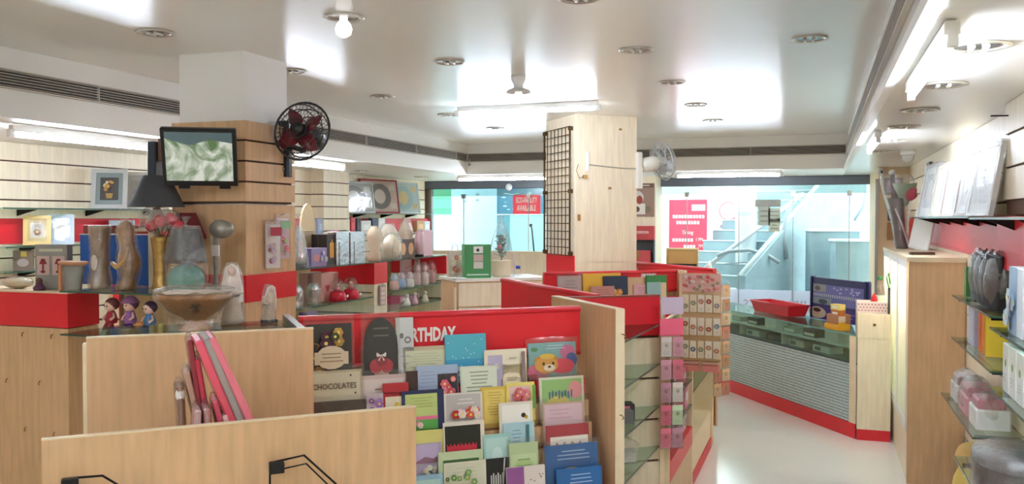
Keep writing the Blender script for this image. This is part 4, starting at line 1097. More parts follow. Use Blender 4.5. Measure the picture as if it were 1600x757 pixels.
# ---- hanging card strips
def strip(name, label, loc, rz, w, rows, cellh, colfn, cols=2, top=None, pocket=True):
    t = thing(name, label, 'card strip', loc, rz)
    n = len(rows) if not isinstance(rows, int) else rows
    MB().box(-w / 2, 0, -n * cellh, w / 2, .002, 0).build('backing_sheet', clear_mat('strip_sheet', (244, 236, 232), .06, .15), t)
    if top:
        MB().box(-w / 2, -.004, .01, w / 2, .0, .01 + top[0]).build('title_card', M(top[1]), t)
    cw = w / cols
    for r in range(n):
        for c_ in range(cols):
            x = -w / 2 + cw * (c_ + .5); z = -cellh * (r + 1)
            col = colfn(r, c_)
            cc = MB().box(x - cw * .45, -.006, z + cellh * .06, x + cw * .45, -.002, z + cellh * .92).build('pocket_card', M(col), t)
            k = Ink(); k.flower(x, z + cellh * .55, cw * .16, tuple(max(0, v - 60) for v in col)).lines(x - cw * .3, z + cellh * .15, x + cw * .3, z + cellh * .3, 2, tuple(max(0, v - 40) for v in col), .2)
            k.build('printed_motif', cc, (0, -.006, 0))
        if pocket:
            MB().box(-w / 2, -.011, -cellh * (r + 1), w / 2, -.010, -cellh * (r + 1) + cellh * .7).build('pocket_film', SLEEVE, t)
    MB().tube([(-w / 2, -.001, .0), (-.0, .0, .05), (w / 2, -.001, .0)], .0015, 5).build('hanging_cord', PAPERW, t)
    return t


pal = [(236, 226, 222), (236, 130, 156), (214, 236, 200), (222, 160, 180), (206, 150, 170), (214, 196, 190), (226, 112, 140)]
p = at_plane(1050, 500, np.array([-.77, 5.0]), HN)
strip('card_strip', 'hanging plastic strip of pink and green mini cards on the slatted bay corner', (p[0], p[1], p[2] - .085), HR - .12, .135, 5, .128, lambda r, c: pal[(r * 2 + c * 3 + (r == 1)) % 7], 2)
k1 = thing('card_strip', 'lavender title card hanging above the pink and green mini card strip', 'card', (p[0], p[1] + .01, p[2] + .03), HR - .12)
MB().box(-.065, -.003, -.0, .065, .0, .095).build('sheet', M((206, 190, 212)), k1); MB().tube([(-.06, 0, .0), (-.045, 0, -.06)], .0015, 5).build('hanging_cord', PAPERW, k1)
k2 = thing('card_strip', 'bright pink header card at the top of the mini card strip', 'card', (p[0], p[1] - .018, p[2] - .082), HR - .12)
MB().box(-.068, -.004, -.0, .068, .0, .09).build('sheet', M((240, 104, 134)), k2); MB().box(-.068, -.008, -.004, .068, -.004, .0).build('fold', M((226, 90, 120)), k2)

# ---- block of mini cards on the rack end
p = at_y(1066, 427, 6.04); p2_ = at_y(1127, 427, 6.04)
mc = thing('mini_card_display', 'hanging display of cream mini cards in five columns with a floral top band', 'card display', (p[0], 6.03, float(p[2])), .0)
Wd = float(p2_[0] - p[0]); mc.scale = (1, 1, .93)
MB().box(0, 0, -.70, Wd, .012, 0).build('backing_board', M((214, 184, 140)), mc)
k = Ink()
fb = MB().box(0, -.006, -.13, Wd, -.001, -.005).build('floral_band', M((232, 190, 180)), mc)
for i in range(36): k.flower(random.uniform(.01, Wd - .01), random.uniform(-.12, -.015), .012, random.choice([(206, 80, 90), (120, 130, 110), (226, 130, 140), (230, 226, 220)]))
k.build('printed_motif', fb, (0, -.0062, 0))
for r in range(3):
    MB().box(-.005, -.022, -.155 - .165 * r - .135, Wd + .005, -.002, -.155 - .165 * r - .125).build('pocket_rail', M((206, 170, 110)), mc)
    for c_ in range(5):
        x0 = Wd * c_ / 5 + .004; x1 = Wd * (c_ + 1) / 5 - .004; z0 = -.155 - .165 * r - .122; z1 = z0 + .125
        cc = MB().box(x0, -.014, z0, x1, -.004, z1).build('mini_card', M([(240, 232, 206), (238, 228, 196), (242, 236, 216)][(r + c_) % 3]), mc)
        k = Ink(); xc = (x0 + x1) / 2
        k.flower(xc, (z0 + z1) / 2 + random.uniform(-.02, .02), .02, random.choice([(150, 150, 150), (196, 140, 120), (120, 150, 170), (170, 90, 80), (150, 160, 130)])).lines(x0 + .01, z0 + .01, x1 - .01, z0 + .035, 2, (180, 170, 150), .2)
        k.build('printed_motif', cc, (0, -.0142, 0))
for j in range(2): MB().bbox(.01 + j * Wd / 2, -.03, -.70, Wd / 2 - .01 + j * Wd / 2, -.004, -.655, .003).build('flat_pack', M((226, 140, 130)), mc)
for j in range(2): MB().bbox(.01 + j * Wd / 2, -.02, -.65, Wd / 2 - .01 + j * Wd / 2, -.004, -.63, .003).build('flat_pack', M((222, 170, 150)), mc)
p = at_z(1128, 432, 1.42)
st2 = strip('card_strip', 'narrow hanging strip of brown photo mini cards at the aisle end of the far rack', (p[0], p[1], 1.36), .95, .18, 8, .105, lambda r, c: [(196, 140, 96), (214, 170, 130), (206, 120, 96), (226, 190, 150)][(r * 3 + c) % 4], 2)

hr_ = st2.matrix_basis.inverted() @ Vector((g1[0], g1[1] + .03, 1.37)); MB().tube([(0, 0, .05), (0, .01, .06), (hr_.x * .5, hr_.y * .5, .05), tuple(hr_)], .004, 6).build('hanger_rod', CHROME, st2)
# ================================================================== MERCHANDISE BUILDERS
def carton(name, label, loc, rz, w, d, h, col, design=None, cat='box', group=None, lid=None, side=None):
    t = thing(name, label, cat, loc, rz, group)
    MB().bbox(-w / 2, 0, 0, w / 2, d, h * (.998 if not lid else .86), .003).build('carton', M(col, .4), t)
    if lid: MB().bbox(-w / 2 - .003, -.003, h * .865, w / 2 + .003, d + .003, h, .003).build('lid', M(lid, .4), t)
    if design:
        k = Ink(); design(k, w, h); k.build('printed_front', t, (0, -.0004, 0))
    if side:
        k = Ink(); side(k, d, h); k.build('printed_side', t, (w / 2 + .0004, d / 2, 0), (0, 0, PI / 2))
    return t


def wrapped(parent, prof, seg=18, sx=1., sy=1., wob=.07, topknot=None, lean=None):
    m = MB().lathe(prof, seg, sx=sx, sy=sy, wob=wob, lean=lean)
    m.sm = False
    w = m.build('plastic_wrap', PLASTIC, parent)
    if topknot:
        MB().lathe([(.006, topknot), (.012, topknot + .012), (.004, topknot + .02), (.022, topknot + .045), (.03, topknot + .06)], 10, wob=.3, cap=False).build('twist', PLASTIC, w)
    return w


def picture(label, loc, rz, w, h, fcol, art, tilt=-.2, border=.022, matc=(226, 226, 222), wrap=False, name='picture_frame', roll=0, group=None, metal=0.):
    t = thing(name, label, 'picture', loc, 0, group, rot=(tilt, roll, rz))
    fm = M(fcol, .3, metal)
    for a in ((-w / 2, 0, w / 2, border), (-w / 2, h - border, w / 2, h), (-w / 2, border + .0005, -w / 2 + border, h - border - .0005), (w / 2 - border, border + .0005, w / 2, h - border - .0005)):
        MB().box(a[0], -.012, a[1], a[2], .012, a[3]).build('frame_rail', fm, t)
    bk_ = MB().box(-w / 2 + border, -.003, border, w / 2 - border, .008, h - border).build('mount', M(matc), t)
    k = Ink(); art(k, w - 2 * border, h - 2 * border); k.build('printed_art', bk_, (0, -.0035, border))
    if wrap:
        m = MB(); m.box(-w / 2 - .006, -.02, -.002, w / 2 + .006, .018, h + .008); m.build('plastic_wrap', PLASTIC, t)
    else:
        MB().box(-w / 2 + border, -.009, border, w / 2 - border, -.0075, h - border).build('glazing', SLEEVE, t)
    return t


# ---------------------------------------------------------------- left wall
def art_bouquet(k, w, h):
    k.rect(-w * .5, 0, w * .5, h, (150, 172, 178)); k.rect(-w * .34, h * .14, w * .34, h * .86, (52, 50, 54)); k.poly([(-w * .1, h * .2), (w * .1, h * .2), (w * .14, h * .36), (-w * .14, h * .36)], (206, 160, 70))
    k.posy(-w * .24, h * .36, w * .24, h * .78, [(226, 196, 140), (236, 226, 200), (200, 150, 80)], 9, w * .09)
def art_soft(cols):
    def f(k, w, h):
        k.rect(-w * .5, 0, w * .5, h, cols[0]); k.rect(-w * .34, h * .16, w * .34, h * .84, cols[1]); k.flower(0, h * .42, w * .22, cols[2]); k.lines(-w * .2, h * .64, w * .2, h * .78, 2, cols[2], .2)
    return f
p = at_x(170, 318, -5.60); picture('silver-blue framed gold bouquet picture on the left wall shelf', (p[0], p[1], 1.932), .55, .28, .34, (206, 208, 206), art_bouquet, border=.035)
p = at_x(214, 318, -5.60); picture('white framed picture half behind the black lamp shade', (p[0], p[1], 1.932), .55, .24, .33, (226, 222, 214), art_soft([(206, 206, 202), (190, 186, 180), (150, 140, 130)]), border=.03)
p = at_x(58, 372, -5.62); picture('small cream standing frame with a deer drawing on the left wall', (p[0], p[1], 1.647), .75, .19, .23, (236, 206, 130), art_soft([(236, 214, 150), (240, 236, 224), (176, 130, 100)]), border=.03)
p = at_x(95, 368, -5.62); picture('small pale blue standing frame with a deer drawing on the left wall', (p[0], p[1], 1.647), .75, .19, .24, (196, 214, 226), art_soft([(200, 216, 228), (240, 240, 238), (160, 150, 150)]), border=.03)
p = at_x(36, 428, -5.6)
t = carton('gift_box', 'small brown boxed gift with a bow on the low left wall shelf', (p[0], p[1], 1.462), .7, .13, .09, .15, (120, 104, 88), lambda k, w, h: (k.rect(-w * .1, h * .7, w * .2, h * .95, (206, 186, 80)), k.disc(0, h * .4, w * .3, h * .2, (170, 160, 150))))
p = at_x(190, 345, -5.62); carton('gift_box', 'pale blue box on the left wall shelf behind the vases', (p[0], p[1], 1.647), .7, .2, .1, .19, (176, 198, 206), D_verse((206, 214, 214)))
# items on the end cabinet
q = at_y(80, 440, 4.10)
carton('lamp_carton', 'grey carton printed with two red lamps on the red-banded cabinet', (q[0], 4.10, 1.434), .25, .20, .06, .265, (150, 146, 142),
       lambda k, w, h: (k.rect(-w * .36, h * .84, w * .36, h * .90, (196, 196, 166)), [(k.rect(x - w * .19, h * .32, x + w * .19, h * .74, (206, 176, 170)), k.poly([(x - w * .12, h * .56), (x + w * .12, h * .56), (x + w * .05, h * .68), (x - w * .05, h * .68)], (140, 34, 44)), k.rect(x - w * .03, h * .40, x + w * .03, h * .56, (140, 40, 46)), k.disc(x, h * .39, w * .08, h * .03, (120, 34, 40))) for x in (-w * .24, w * .24)]))
q = at_y(112, 450, 4.04)
t = thing('shelf_bowl', 'pedestal dish with a copper rim and grey sides on the red-banded cabinet', 'dish', (q[0], 4.055, 1.434))
MB().lathe([(.05, 0), (.052, .01), (.06, .08), (.075, .145)], 24, sy=.6).build('body', M((150, 148, 140), .35), t)
MB().lathe([(.075, .145), (.105, .158), (.108, .168), (.09, .172), (.07, .160)], 28, sy=.42, cap=False).build('rim', M((206, 150, 116), .3), t)
MB().lathe([(.001, .155), (.085, .160)], 24, sy=.42, cap=False).build('inside', M((70, 40, 70), .4), t)
MB().box(-.062, -.05, .0, -.045, -.036, .15).build('handle', M((206, 140, 100), .4), t)
q = at_y(70, 452, 4.06); t = thing('figurine', 'tiny purple and brown figurine beside the pedestal dish', 'figurine', (q[0] - .01, 4.03, 1.434))
MB().lathe([(.03, 0), (.034, .015), (.02, .03), (.016, .045)], 14).build('body', M((96, 52, 84)), t); MB().ball((0, 0, .055), .018).build('head', M((110, 70, 50)), t)
q = at_y(28, 452, 4.1); t = thing('wrapped_parcel', 'crumpled clear-wrapped tan parcel lying on the red-banded cabinet', 'parcel', (q[0], 4.1, 1.434))
MB().ball((0, 0, .03), .07, 14, 8, (1.3, .7, .42), .06).build('parcel', M((206, 186, 150)), t); MB().ball((0, 0, .034), .08, 14, 8, (1.3, .7, .46), .12).build('plastic_wrap', PLASTIC, t)

# ---------------------------------------------------------------- vases and lamps on the corner shelf
ZV = 1.452
q = at_y(190, 440, 4.33); t = thing('blue_board', 'plain blue board standing behind the wrapped vases', 'board', (q[0] - .02, 4.305, ZV))
MB().bbox(-.27, 0, 0, .27, .012, .30, .002).build('board', M((24, 92, 176), .4), t); MB().box(-.27, -.002, .300, .27, .014, .306).build('edge_band', M((206, 206, 200)), t)
q = at_y(190, 360, 4.34); t = thing('frame_slat', 'long reddish-brown wooden rail lying on top behind the blue board', 'rail', (q[0] - .02, 4.325, 1.452)); MB().bbox(-.26, 0, .309, .26, .012, .36, .003).build('rail', M((120, 52, 48), .4), t); MB().box(-.25, .0, 0, -.23, .01, .309).build('post', M((120, 52, 48)), t); MB().box(.23, .0, 0, .25, .01, .309).build('post', M((120, 52, 48)), t)


def vx(px, Y=4.06): return float(at_y(px, 450, Y)[0])


t = thing('tall_vase', 'wrapped brown bamboo-shaped vase with a white leaf panel', 'vase', (vx(159), 4.05, ZV))
BR = mat('brown_wrapped_clay', (150, 116, 82), .4, var=.35, scale=14)
MB().lathe([(.05, 0), (.055, .02), (.048, .07), (.044, .12), (.046, .17), (.052, .175), (.046, .18), (.046, .26), (.055, .33), (.058, .36)], 20).build('body', BR, t)
MB().ball((.0, -.045, .15), .03, 12, 8, (.8, .3, 1.5)).build('leaf_panel', M((222, 210, 190)), t)
wrapped(t, [(.066, .002), (.066, .05), (.056, .12), (.056, .2), (.058, .28), (.066, .36)])
t = thing('twisted_vase', 'wrapped brown vase twisted like a curled figure', 'vase', (vx(200), 4.05, ZV))
MB().lathe([(.05, 0), (.052, .02), (.035, .06), (.045, .10), (.062, .14), (.058, .18), (.045, .22), (.042, .27), (.046, .33), (.03, .375), (.005, .39)], 18, lean=lambda z: (.018 * math.sin(z * 13) + (z - .1) * .06, 0)).build('body', mat('bronze_wrapped_clay', (166, 118, 70), .3, var=.35, scale=18), t)
MB().tube([(-.055, -.05, .15), (-.01, -.065, .13), (.04, -.055, .16), (.045, -.03, .24)], [.012, .016, .014, .008], 8).build('relief', M((190, 146, 90), .3), t)
wrapped(t, [(.06, .002), (.058, .06), (.066, .12), (.07, .17), (.058, .24), (.056, .33), (.03, .4)], lean=lambda z: (.018 * math.sin(z * 13) + (z - .1) * .06, 0))
t = thing('gold_vase', 'gold relief cylinder vase holding wrapped red roses', 'vase', (vx(250), 4.08, ZV))
MB().lathe([(.055, 0), (.06, .015), (.05, .04), (.047, .1), (.05, .2), (.058, .27), (.064, .295), (.055, .3)], 22).build('body', GOLD, t)
fl_ = MB()
bo = thing('rose_bouquet', 'bunch of red roses in crinkled plastic standing in the gold vase', 'flowers', (vx(250), 4.08, ZV + .303))
for i, (dx, dy, dz) in enumerate(((-.075, 0, .05), (-.03, -.03, .06), (.02, -.03, .075), (.07, .0, .09), (.03, .03, .1), (-.04, .03, .09), (.09, .02, .06))):
    MB().ball((dx, dy, dz), .032, 12, 8, (1, 1, .85), .12).build('rose', M((206, 40, 62), .5), bo)
for i in range(4): MB().tube([(0, 0, -.02), (.02 * (i - 1.5), -.01, .02), (.035 * (i - 1.5), -.02, .05)], .004, 5).build('stem', M((60, 100, 60)), bo)
MB().lathe([(.03, 0), (.09, .03), (.12, .07), (.11, .12), (.08, .145)], 16, sy=.6, wob=.1, cap=False).build('plastic_wrap', PLASTIC, bo)
t = thing('table_lamp', 'wrapped table lamp with black shade and round teal base', 'lamp', (vx(291, 4.0), 4.0, ZV))
MB().lathe([(.05, 0), (.075, .01), (.098, .05), (.098, .085), (.08, .125), (.04, .15), (.02, .16)], 24).build('base', M((96, 168, 156), .25), t)
MB().lathe([(.108, .16), (.103, .2), (.07, .34), (.066, .345)], 26, cap=False).build('shade', M((34, 34, 38), .5), t)
MB().tube([(0, 0, .15), (0, 0, .3)], .006, 8).build('stem', BRASS, t)
wrapped(t, [(.11, .002), (.115, .1), (.115, .18), (.095, .27), (.075, .36)], wob=.05, topknot=.352)
t = thing('desk_lamp', 'wrapped grey metal reading lamp with a hooded round head', 'lamp', (vx(338, 4.2), 4.2, ZV))
GM = M((150, 146, 138), .35, .5)
MB().lathe([(.05, 0), (.05, .012), (.02, .02)], 20).build('foot', GM, t); MB().tube([(0, 0, .02), (-.005, 0, .2), (0, 0, .36), (.015, -.01, .385)], .012, 10).build('stem', GM, t)
MB().ball((.06, -.03, .34), .07, 16, 10, (1.05, .8, .75)).build('head', GM, t); MB().box(-.005, -.03, .19, .04, -.02, .25).build('price_tag', PAPERW, t)
wrapped(t, [(.055, .002), (.03, .05), (.028, .2), (.03, .3)], wob=.1)
# tall lamp with grey shade and one with red shade, on a raised stand behind
st = thing('lamp_stand', 'slim wooden stand raising the black-shaded lamp behind the vases', 'stand', (vx(248, 4.26), 4.22, ZV))
MB().box(-.085, -.06, .325, .085, .06, .34).build('top_board', WOODE, st); MB().box(-.02, -.02, 0, .02, .02, .325).build('post', WOODE, st)
zt_ = ZV + .341
t = thing('table_lamp', 'wrapped lamp with a wide charcoal cone shade beside the screen', 'lamp', (vx(246, 4.22), 4.22, zt_))
MB().lathe([(.06, 0), (.065, .02), (.05, .06), (.03, .1), (.02, .12)], 20).build('base', M((190, 180, 160), .3), t)
MB().lathe([(.155, .125), (.15, .135), (.075, .30), (.07, .305)], 28, cap=False).build('shade', M((70, 70, 74), .8), t)
MB().lathe([(.001, .29), (.072, .29)], 20, cap=False).build('shade_top', M((60, 60, 64)), t)
MB().tube([(0, 0, .12), (0, 0, .29)], .006, 8).build('stem', BRASS, t)
wrapped(t, [(.1, .002), (.1, .06), (.085, .1), (.06, .122)], wob=.12)
t = thing('table_lamp', 'lamp with a dark red pleated shade half behind the charcoal one', 'lamp', (vx(292, 4.3), 4.30, ZV))
MB().lathe([(.05, 0), (.05, .012), (.014, .03), (.012, .3)], 16).build('base', BRASS, t)
MB().lathe([(.115, .30 - .02), (.11, .3), (.055, .43), (.05, .432)], 16, cap=False).build('shade', M((116, 34, 44), .6), t)

# ---------------------------------------------------------------- dolls on the lower corner shelf
def doll(label, px, Y, hair, dress, legs, s=1., extra=None):
    t = thing('doll', label, 'doll', (float(at_y(px, 500, Y)[0]), Y, 1.212), -.2)
    MB().lathe([(.012, 0), (.016, .01), (.012, .05 * s), (.03, .055 * s), (.034, .075 * s), (.022, .115 * s), (.012, .125 * s)], 14).build('dress', M(dress, .5), t)
    for q in (-1, 1): MB().tube([(q * .014, -.01, .06 * s), (q * .018, -.03, .03 * s), (q * .018, -.035, .004)], [.012, .010, .013], 8).build('leg', M(legs, .5), t)
    for q in (-1, 1): MB().tube([(q * .02, 0, .112 * s), (q * .04, -.012, .09 * s), (q * .03, -.03, .075 * s)], .007, 7).build('arm', M((232, 190, 170), .5), t)
    hd = MB().ball((0, -.004, .152 * s), .034 * s, 16, 10, (1, .95, 1)).build('head', M((238, 196, 176), .5), t)
    MB().ball((0, .006, .160 * s), .038 * s, 16, 10, (1.05, 1, .95)).build('hair', M(hair, .6), t)
    for q in (-1, 1): MB().ball((q * .012, -.035 * s, .152 * s), .004, 8, 5).build('eye', M((40, 30, 30)), hd)
    if extra == 'hat': MB().lathe([(.055, .172), (.05, .18), (.034, .2), (.02, .21)], 18, sy=.9).build('hat', M((150, 96, 140), .6), t)
    return t


doll('wrapped red doll-shaped ornament beside the red band', 174, 4.0, (120, 60, 60), (176, 40, 56), (150, 60, 60))
doll('doll with a purple cap and violet clothes on the lower glass shelf', 204, 4.0, (110, 56, 96), (150, 96, 160), (84, 50, 110), 1.05, 'hat')
doll('doll with dark purple hair and a blue top on the lower glass shelf', 234, 4.0, (70, 40, 66), (86, 130, 180), (160, 80, 50), .95)
t = thing('plush_bear', 'small orange bear figure sitting between the two dolls', 'figurine', (float(at_y(220, 500, 3.94)[0]), 3.93, 1.212))
MB().lathe([(.018, 0), (.024, .012), (.02, .035), (.012, .045)], 14).build('body', M((206, 130, 70)), t)
hd = MB().ball((0, -.004, .058), .019).build('head', M((210, 140, 80)), t)
for q in (-1, 1): MB().ball((q * .014, 0, .074), .007, 8, 6).build('ear', M((196, 120, 66)), t)
for q in (-1, 1): MB().tube([(q * .012, -.012, .01), (q * .018, -.035, .008)], .009, 8).build('leg', M((206, 130, 70)), t)
t = thing('snow_globe', 'little green and clear globe ornament at the end of the doll shelf', 'ornament', (float(at_y(255, 500, 4.0)[0]), 3.98, 1.212))
MB().lathe([(.03, 0), (.03, .015), (.024, .022)], 18).build('base', M((170, 180, 120)), t); MB().ball((0, 0, .055), .034).build('globe', SLEEVE, t); MB().ball((0, 0, .05), .016).build('figure', M((206, 210, 120)), t)

# ---------------------------------------------------------------- on the glass-topped display box
def on_box(px, py): return at_z(px, py, 1.374)
p = on_box(300, 517); s_ = mpp(p)
t = thing('wrapped_bowl', 'large footed brown bowl with a star emblem in thick plastic wrap', 'bowl', (p[0], p[1] + .02, 1.374), ISL)
BW = mat('bowl_brown', (176, 116, 62), .3, var=.25, scale=9)
MB().lathe([(.065, 0), (.07, .012), (.045, .035), (.05, .05), (.11, .085), (.148, .13), (.155, .155), (.146, .158), (.10, .11)], 30, sy=.72, cap=False).build('bowl', BW, t)
for i in range(8):
    a = PI / 4 * i; MB().tube([(.0, -.098, .105), (.022 * math.cos(a), -.101, .105 + .022 * math.sin(a))], .003, 5).build('emblem_ray', M((90, 60, 40)), t)
MB().lathe([(.03, .1), (.11, .14), (.15, .165)], 24, sy=.7, wob=.08, cap=False).build('tissue_fill', M((236, 222, 210)), t)
wrapped(t, [(.11, .003), (.10, .05), (.13, .1), (.166, .14), (.165, .175), (.12, .19)], 26, sy=.8, wob=.06)


def statue(label, px, py, h, col, veil, base=None, tilt=0):
    p = on_box(px, py); dv = p[:2] - np.array(dsp.location[:2]); la = min(Dp - .09, float(dv @ va)); lb = min(W1x - .09, max(.08, float(dv @ vb))); p = np.array(dsp.location[:2]) + va * la + vb * lb
    t = thing('statue', label, 'statue', (p[0], p[1], 1.374), ISL)
    k = h / .25
    if base: MB().bbox(-.05 * k, -.035 * k, 0, .06 * k, .035 * k, .02 * k, .003).build('base', M(base), t)
    MB().lathe([(.042 * k, .005), (.045 * k, .02 * k), (.036 * k, .07 * k), (.032 * k, .13 * k), (.036 * k, .17 * k), (.026 * k, .195 * k), (.012 * k, .205 * k)], 18, sy=.75, lean=lambda z: (tilt * z, 0)).build('robe', M(col, .4), t)
    MB().ball((tilt * h * .88, -.005, .222 * k), .02 * k, 14, 10, (.9, .95, 1.15)).build('head', M((232, 190, 176)), t)
    MB().lathe([(.046 * k, .09 * k), (.044 * k, .15 * k), (.034 * k, .2 * k), (.026 * k, .235 * k), (.006 * k, .25 * k)], 16, cy=.012 * k, sy=.7, cap=False, lean=lambda z: (tilt * z, 0)).build('veil', M(veil, .5), t)
    for q in (-1, 1): MB().tube([(q * .03 * k, -.005, .175 * k), (q * .036 * k, -.026 * k, .135 * k), (0, -.036 * k, .125 * k)], .009 * k, 8).build('arm', M(col, .4), t)
    MB().lathe([(.034 * k, .115 * k), (.035 * k, .12 * k), (.034 * k, .125 * k)], 16, sy=.8, cap=False).build('belt', M((120, 110, 100)), t)
    wrapped(t, [(.052 * k, .004), (.05 * k, .08 * k), (.046 * k, .15 * k), (.04 * k, .21 * k), (.02 * k, .258 * k)], wob=.1)
    return t


statue('tall wrapped white robed statue with a pink face behind the wrapped bowl', 358, 497, .27, (226, 204, 190), (232, 222, 214))
statue('smaller wrapped seated statue on a dark base beside the tall robed statue', 403, 486, .17, (206, 176, 150), (214, 204, 198), (50, 50, 54), .1)

# ---------------------------------------------------------------- pink boxes leaning in the bin
bu = np.array([math.cos(rb), math.sin(rb)]); bp_ = c0 - nb * .21
def binxz(px, py): q = at_plane(px, py, bp_, nb); return float((q[:2] - c0) @ bu), float(q[2])
for i, (tp, md, wdt, col, lab) in enumerate((((306, 527), (361, 660), .026, (232, 96, 116), 'glossy pink flat box leaning innermost in the open bin'), ((318, 524), (376, 662), .024, (166, 156, 150), 'grey flat box leaning between the two pink ones'), ((326, 523), (390, 660), .026, (236, 130, 146), 'lighter pink flat box leaning outermost in the open bin'))):
    x1_, z1_ = binxz(*tp); x0_, z0_ = binxz(*md); sl = (x1_ - x0_) / (z1_ - z0_); xb = x0_ + sl * (.745 - z0_); ln_ = math.hypot(x1_ - xb, z1_ - .745)
    q = bp_ + bu * xb
    t = thing('flat_box', lab, 'box', (q[0], q[1], .745), 0, rot=(0, math.atan(sl), rb))
    MB().bbox(-wdt / 2, -.10, 0.01, wdt / 2, .10, ln_, .005).build('carton', M(col, .18 if i != 1 else .6), t)
    MB().box(wdt / 2, -.08, .03, wdt / 2 + .0006, .08, ln_ - .04).build('front_panel', M(tuple(min(255, v + 14) for v in col), .15), t)
for i, (px, py, wpx, tilt, col, lab) in enumerate(((281, 604, 10, -.05, (150, 110, 84), 'brown paper bag with a pale flap at the left of the leaning boxes'), (292, 582, 9, -.2, (196, 160, 140), 'tan wrapped card pack tilting beside the leaning boxes'), (297, 532, 8, -.12, (150, 60, 66), 'tall dark red wrapped roll beside the leaning boxes'), (308, 562, 8, -.15, (206, 70, 92), 'slim magenta pack between the red roll and the leaning boxes'),
    (305, 632, 10, .05, (214, 170, 166), 'pale rose wrapped pack low in the open bin'), (318, 630, 10, -.05, (190, 120, 120), 'dusty rose wrapped pack low in the open bin'), (331, 618, 8, -.2, (206, 80, 104), 'small magenta pack low in the open bin'), (345, 640, 9, -.25, (222, 176, 170), 'light rose packet at the foot of the leaning boxes'))):
    x_, z_ = binxz(px, py); q = bp_ + bu * (x_ + math.tan(tilt) * -(z_ - .745)) - nb * (.05 if i < 4 else -.06)
    t = thing('wrapped_pack', lab, 'packet', (q[0], q[1], .745), 0, rot=(0, tilt, rb)); w_ = wpx * .0021; hh = (z_ - .745) / math.cos(tilt)
    MB().bbox(-w_ / 2, -.05, 0, w_ / 2, .05, hh, .004).build('pack', M(col), t)
    MB().lathe([(w_ * .75, .002), (w_ * .8, hh * .5), (w_ * .8, hh), (w_ * .4, hh + .02)], 12, sy=3.2, wob=.1).build('plastic_wrap', PLASTIC, t)
    if i == 0: MB().ball((.0, -.045, hh - .03), .016, 10, 6, (1, .4, 1.5)).build('flap', PAPERW, t)

# ---------------------------------------------------------------- packets on the column
for px, py, w, h, cols, lab in ((426, 385, .10, .26, ((232, 228, 224), (176, 60, 76), (190, 170, 200)), 'hanging clear packet with a white card and red ribbon on the column hooks'),
                                (441, 372, .09, .24, ((226, 190, 206), (150, 196, 150), (226, 110, 140)), 'hanging pastel pink and green packet on the column hooks')):
    q = at_x(px, py, -3.11); t = thing('hanging_packet', lab, 'packet', (-3.11, min(4.9, q[1]), q[2]), PI / 2 - .35)
    MB().box(-w / 2, -.006, -h / 2, w / 2, .004, h / 2).build('card', M(cols[0]), t)
    k = Ink(); k.posy(-w * .45, -h * .45, w * .45, h * .1, list(cols[1:]), 8, w * .16); k.rect(-w * .4, h * .24, w * .4, h * .44, cols[1]); k.build('printed_front', t, (0, -.0064, 0))
    MB().box(-w / 2 - .008, -.014, -h / 2 - .01, w / 2 + .008, .01, h / 2 + .03).build('plastic_wrap', PLASTIC, t)
    MB().tube([(0, .012, h / 2 + .02), (0, -.01, h / 2 + .025), (0, -.03, h / 2 + .03)], .003, 6).build('peg_hook', CHROME, t)

# ---------------------------------------------------------------- left gondola, top shelf
ZG = 1.433
def gl_(px, py, z=ZG): q = at_z(px, py, z); return q
def gx(px, X): q = at_x(px, 420, X); return float(q[1])
t = thing('foil_tree', 'silver foil cone tree in clear wrap at the column end of the gondola', 'ornament', (-4.22, gx(466, -4.22), ZG))
MB().lathe([(.06, 0), (.06, .02)], 18).build('foot', M((60, 60, 60)), t); MB().lathe([(.055, .02), (.075, .05), (.06, .1), (.066, .12), (.045, .2), (.05, .22), (.02, .32), (.004, .36)], 16, wob=.1).build('foil', SILVER, t); wrapped(t, [(.095, .002), (.09, .08), (.07, .2), (.04, .34), (.02, .40)], topknot=.4)
def gbox(px0, px1, ptop, X, label, col, design=None, d=.09, z=ZG, pbase=None, **kw):
    y0, y1 = gx(px0, X), gx(px1, X); yc = (y0 + y1) / 2; h = float(at_x((px0 + px1) / 2, ptop, X)[2]) - z
    return carton(kw.pop('name', 'gift_box'), label, (X, yc, z), PI / 2 - .0, abs(y1 - y0), d, max(.05, h), col, design, **kw)
gbox(475, 492, 360, -4.40, 'plain tan carton on the gondola behind the violet box', (206, 180, 140))
gbox(480, 511, 388, -4.16, 'violet and lilac printed carton on the gondola', (150, 130, 170), lambda k, w, h: (k.rect(-w * .5, 0, -w * .3, h, (90, 66, 120)), k.disc(-w * .02, h * .45, w * .16, h * .2, (206, 130, 130)), k.posy(w * .1, h * .1, w * .48, h * .9, [(200, 190, 220), (170, 160, 200)], 5, w * .1)))
gbox(496, 511, 366, -4.34, 'dark brown carton with faint bottle prints on the gondola', (60, 44, 38), lambda k, w, h: k.disc(0, h * .6, w * .2, h * .2, (110, 100, 80)))
gbox(511, 526, 366, -4.18, 'tall black carton with a glowing orange bottle print on the gondola', (50, 36, 32), lambda k, w, h: (k.disc(0, h * .25, w * .22, h * .05, (190, 120, 40)), k.rect(-w * .22, h * .25, w * .22, h * .68, (226, 160, 60)), k.disc(0, h * .68, w * .22, h * .06, (226, 160, 60)), k.rect(-w * .06, h * .74, w * .06, h * .82, (206, 150, 60))))
for a, b_, lab in ((526, 546, 'silver sparkling foil box standing right of the black bottle carton'), (548, 570, 'silver sparkling foil box standing left of the cream flower parcel')):
    tt = gbox(a, b_, 362, -4.16, lab, (206, 208, 210)); tt.children[0].data.materials[0] = SILVER
    bm_ = tt.children[0].data; MB().box(-.07, -.006, .0, .07, .0, .2).build('foil_panel', SILVER, tt)
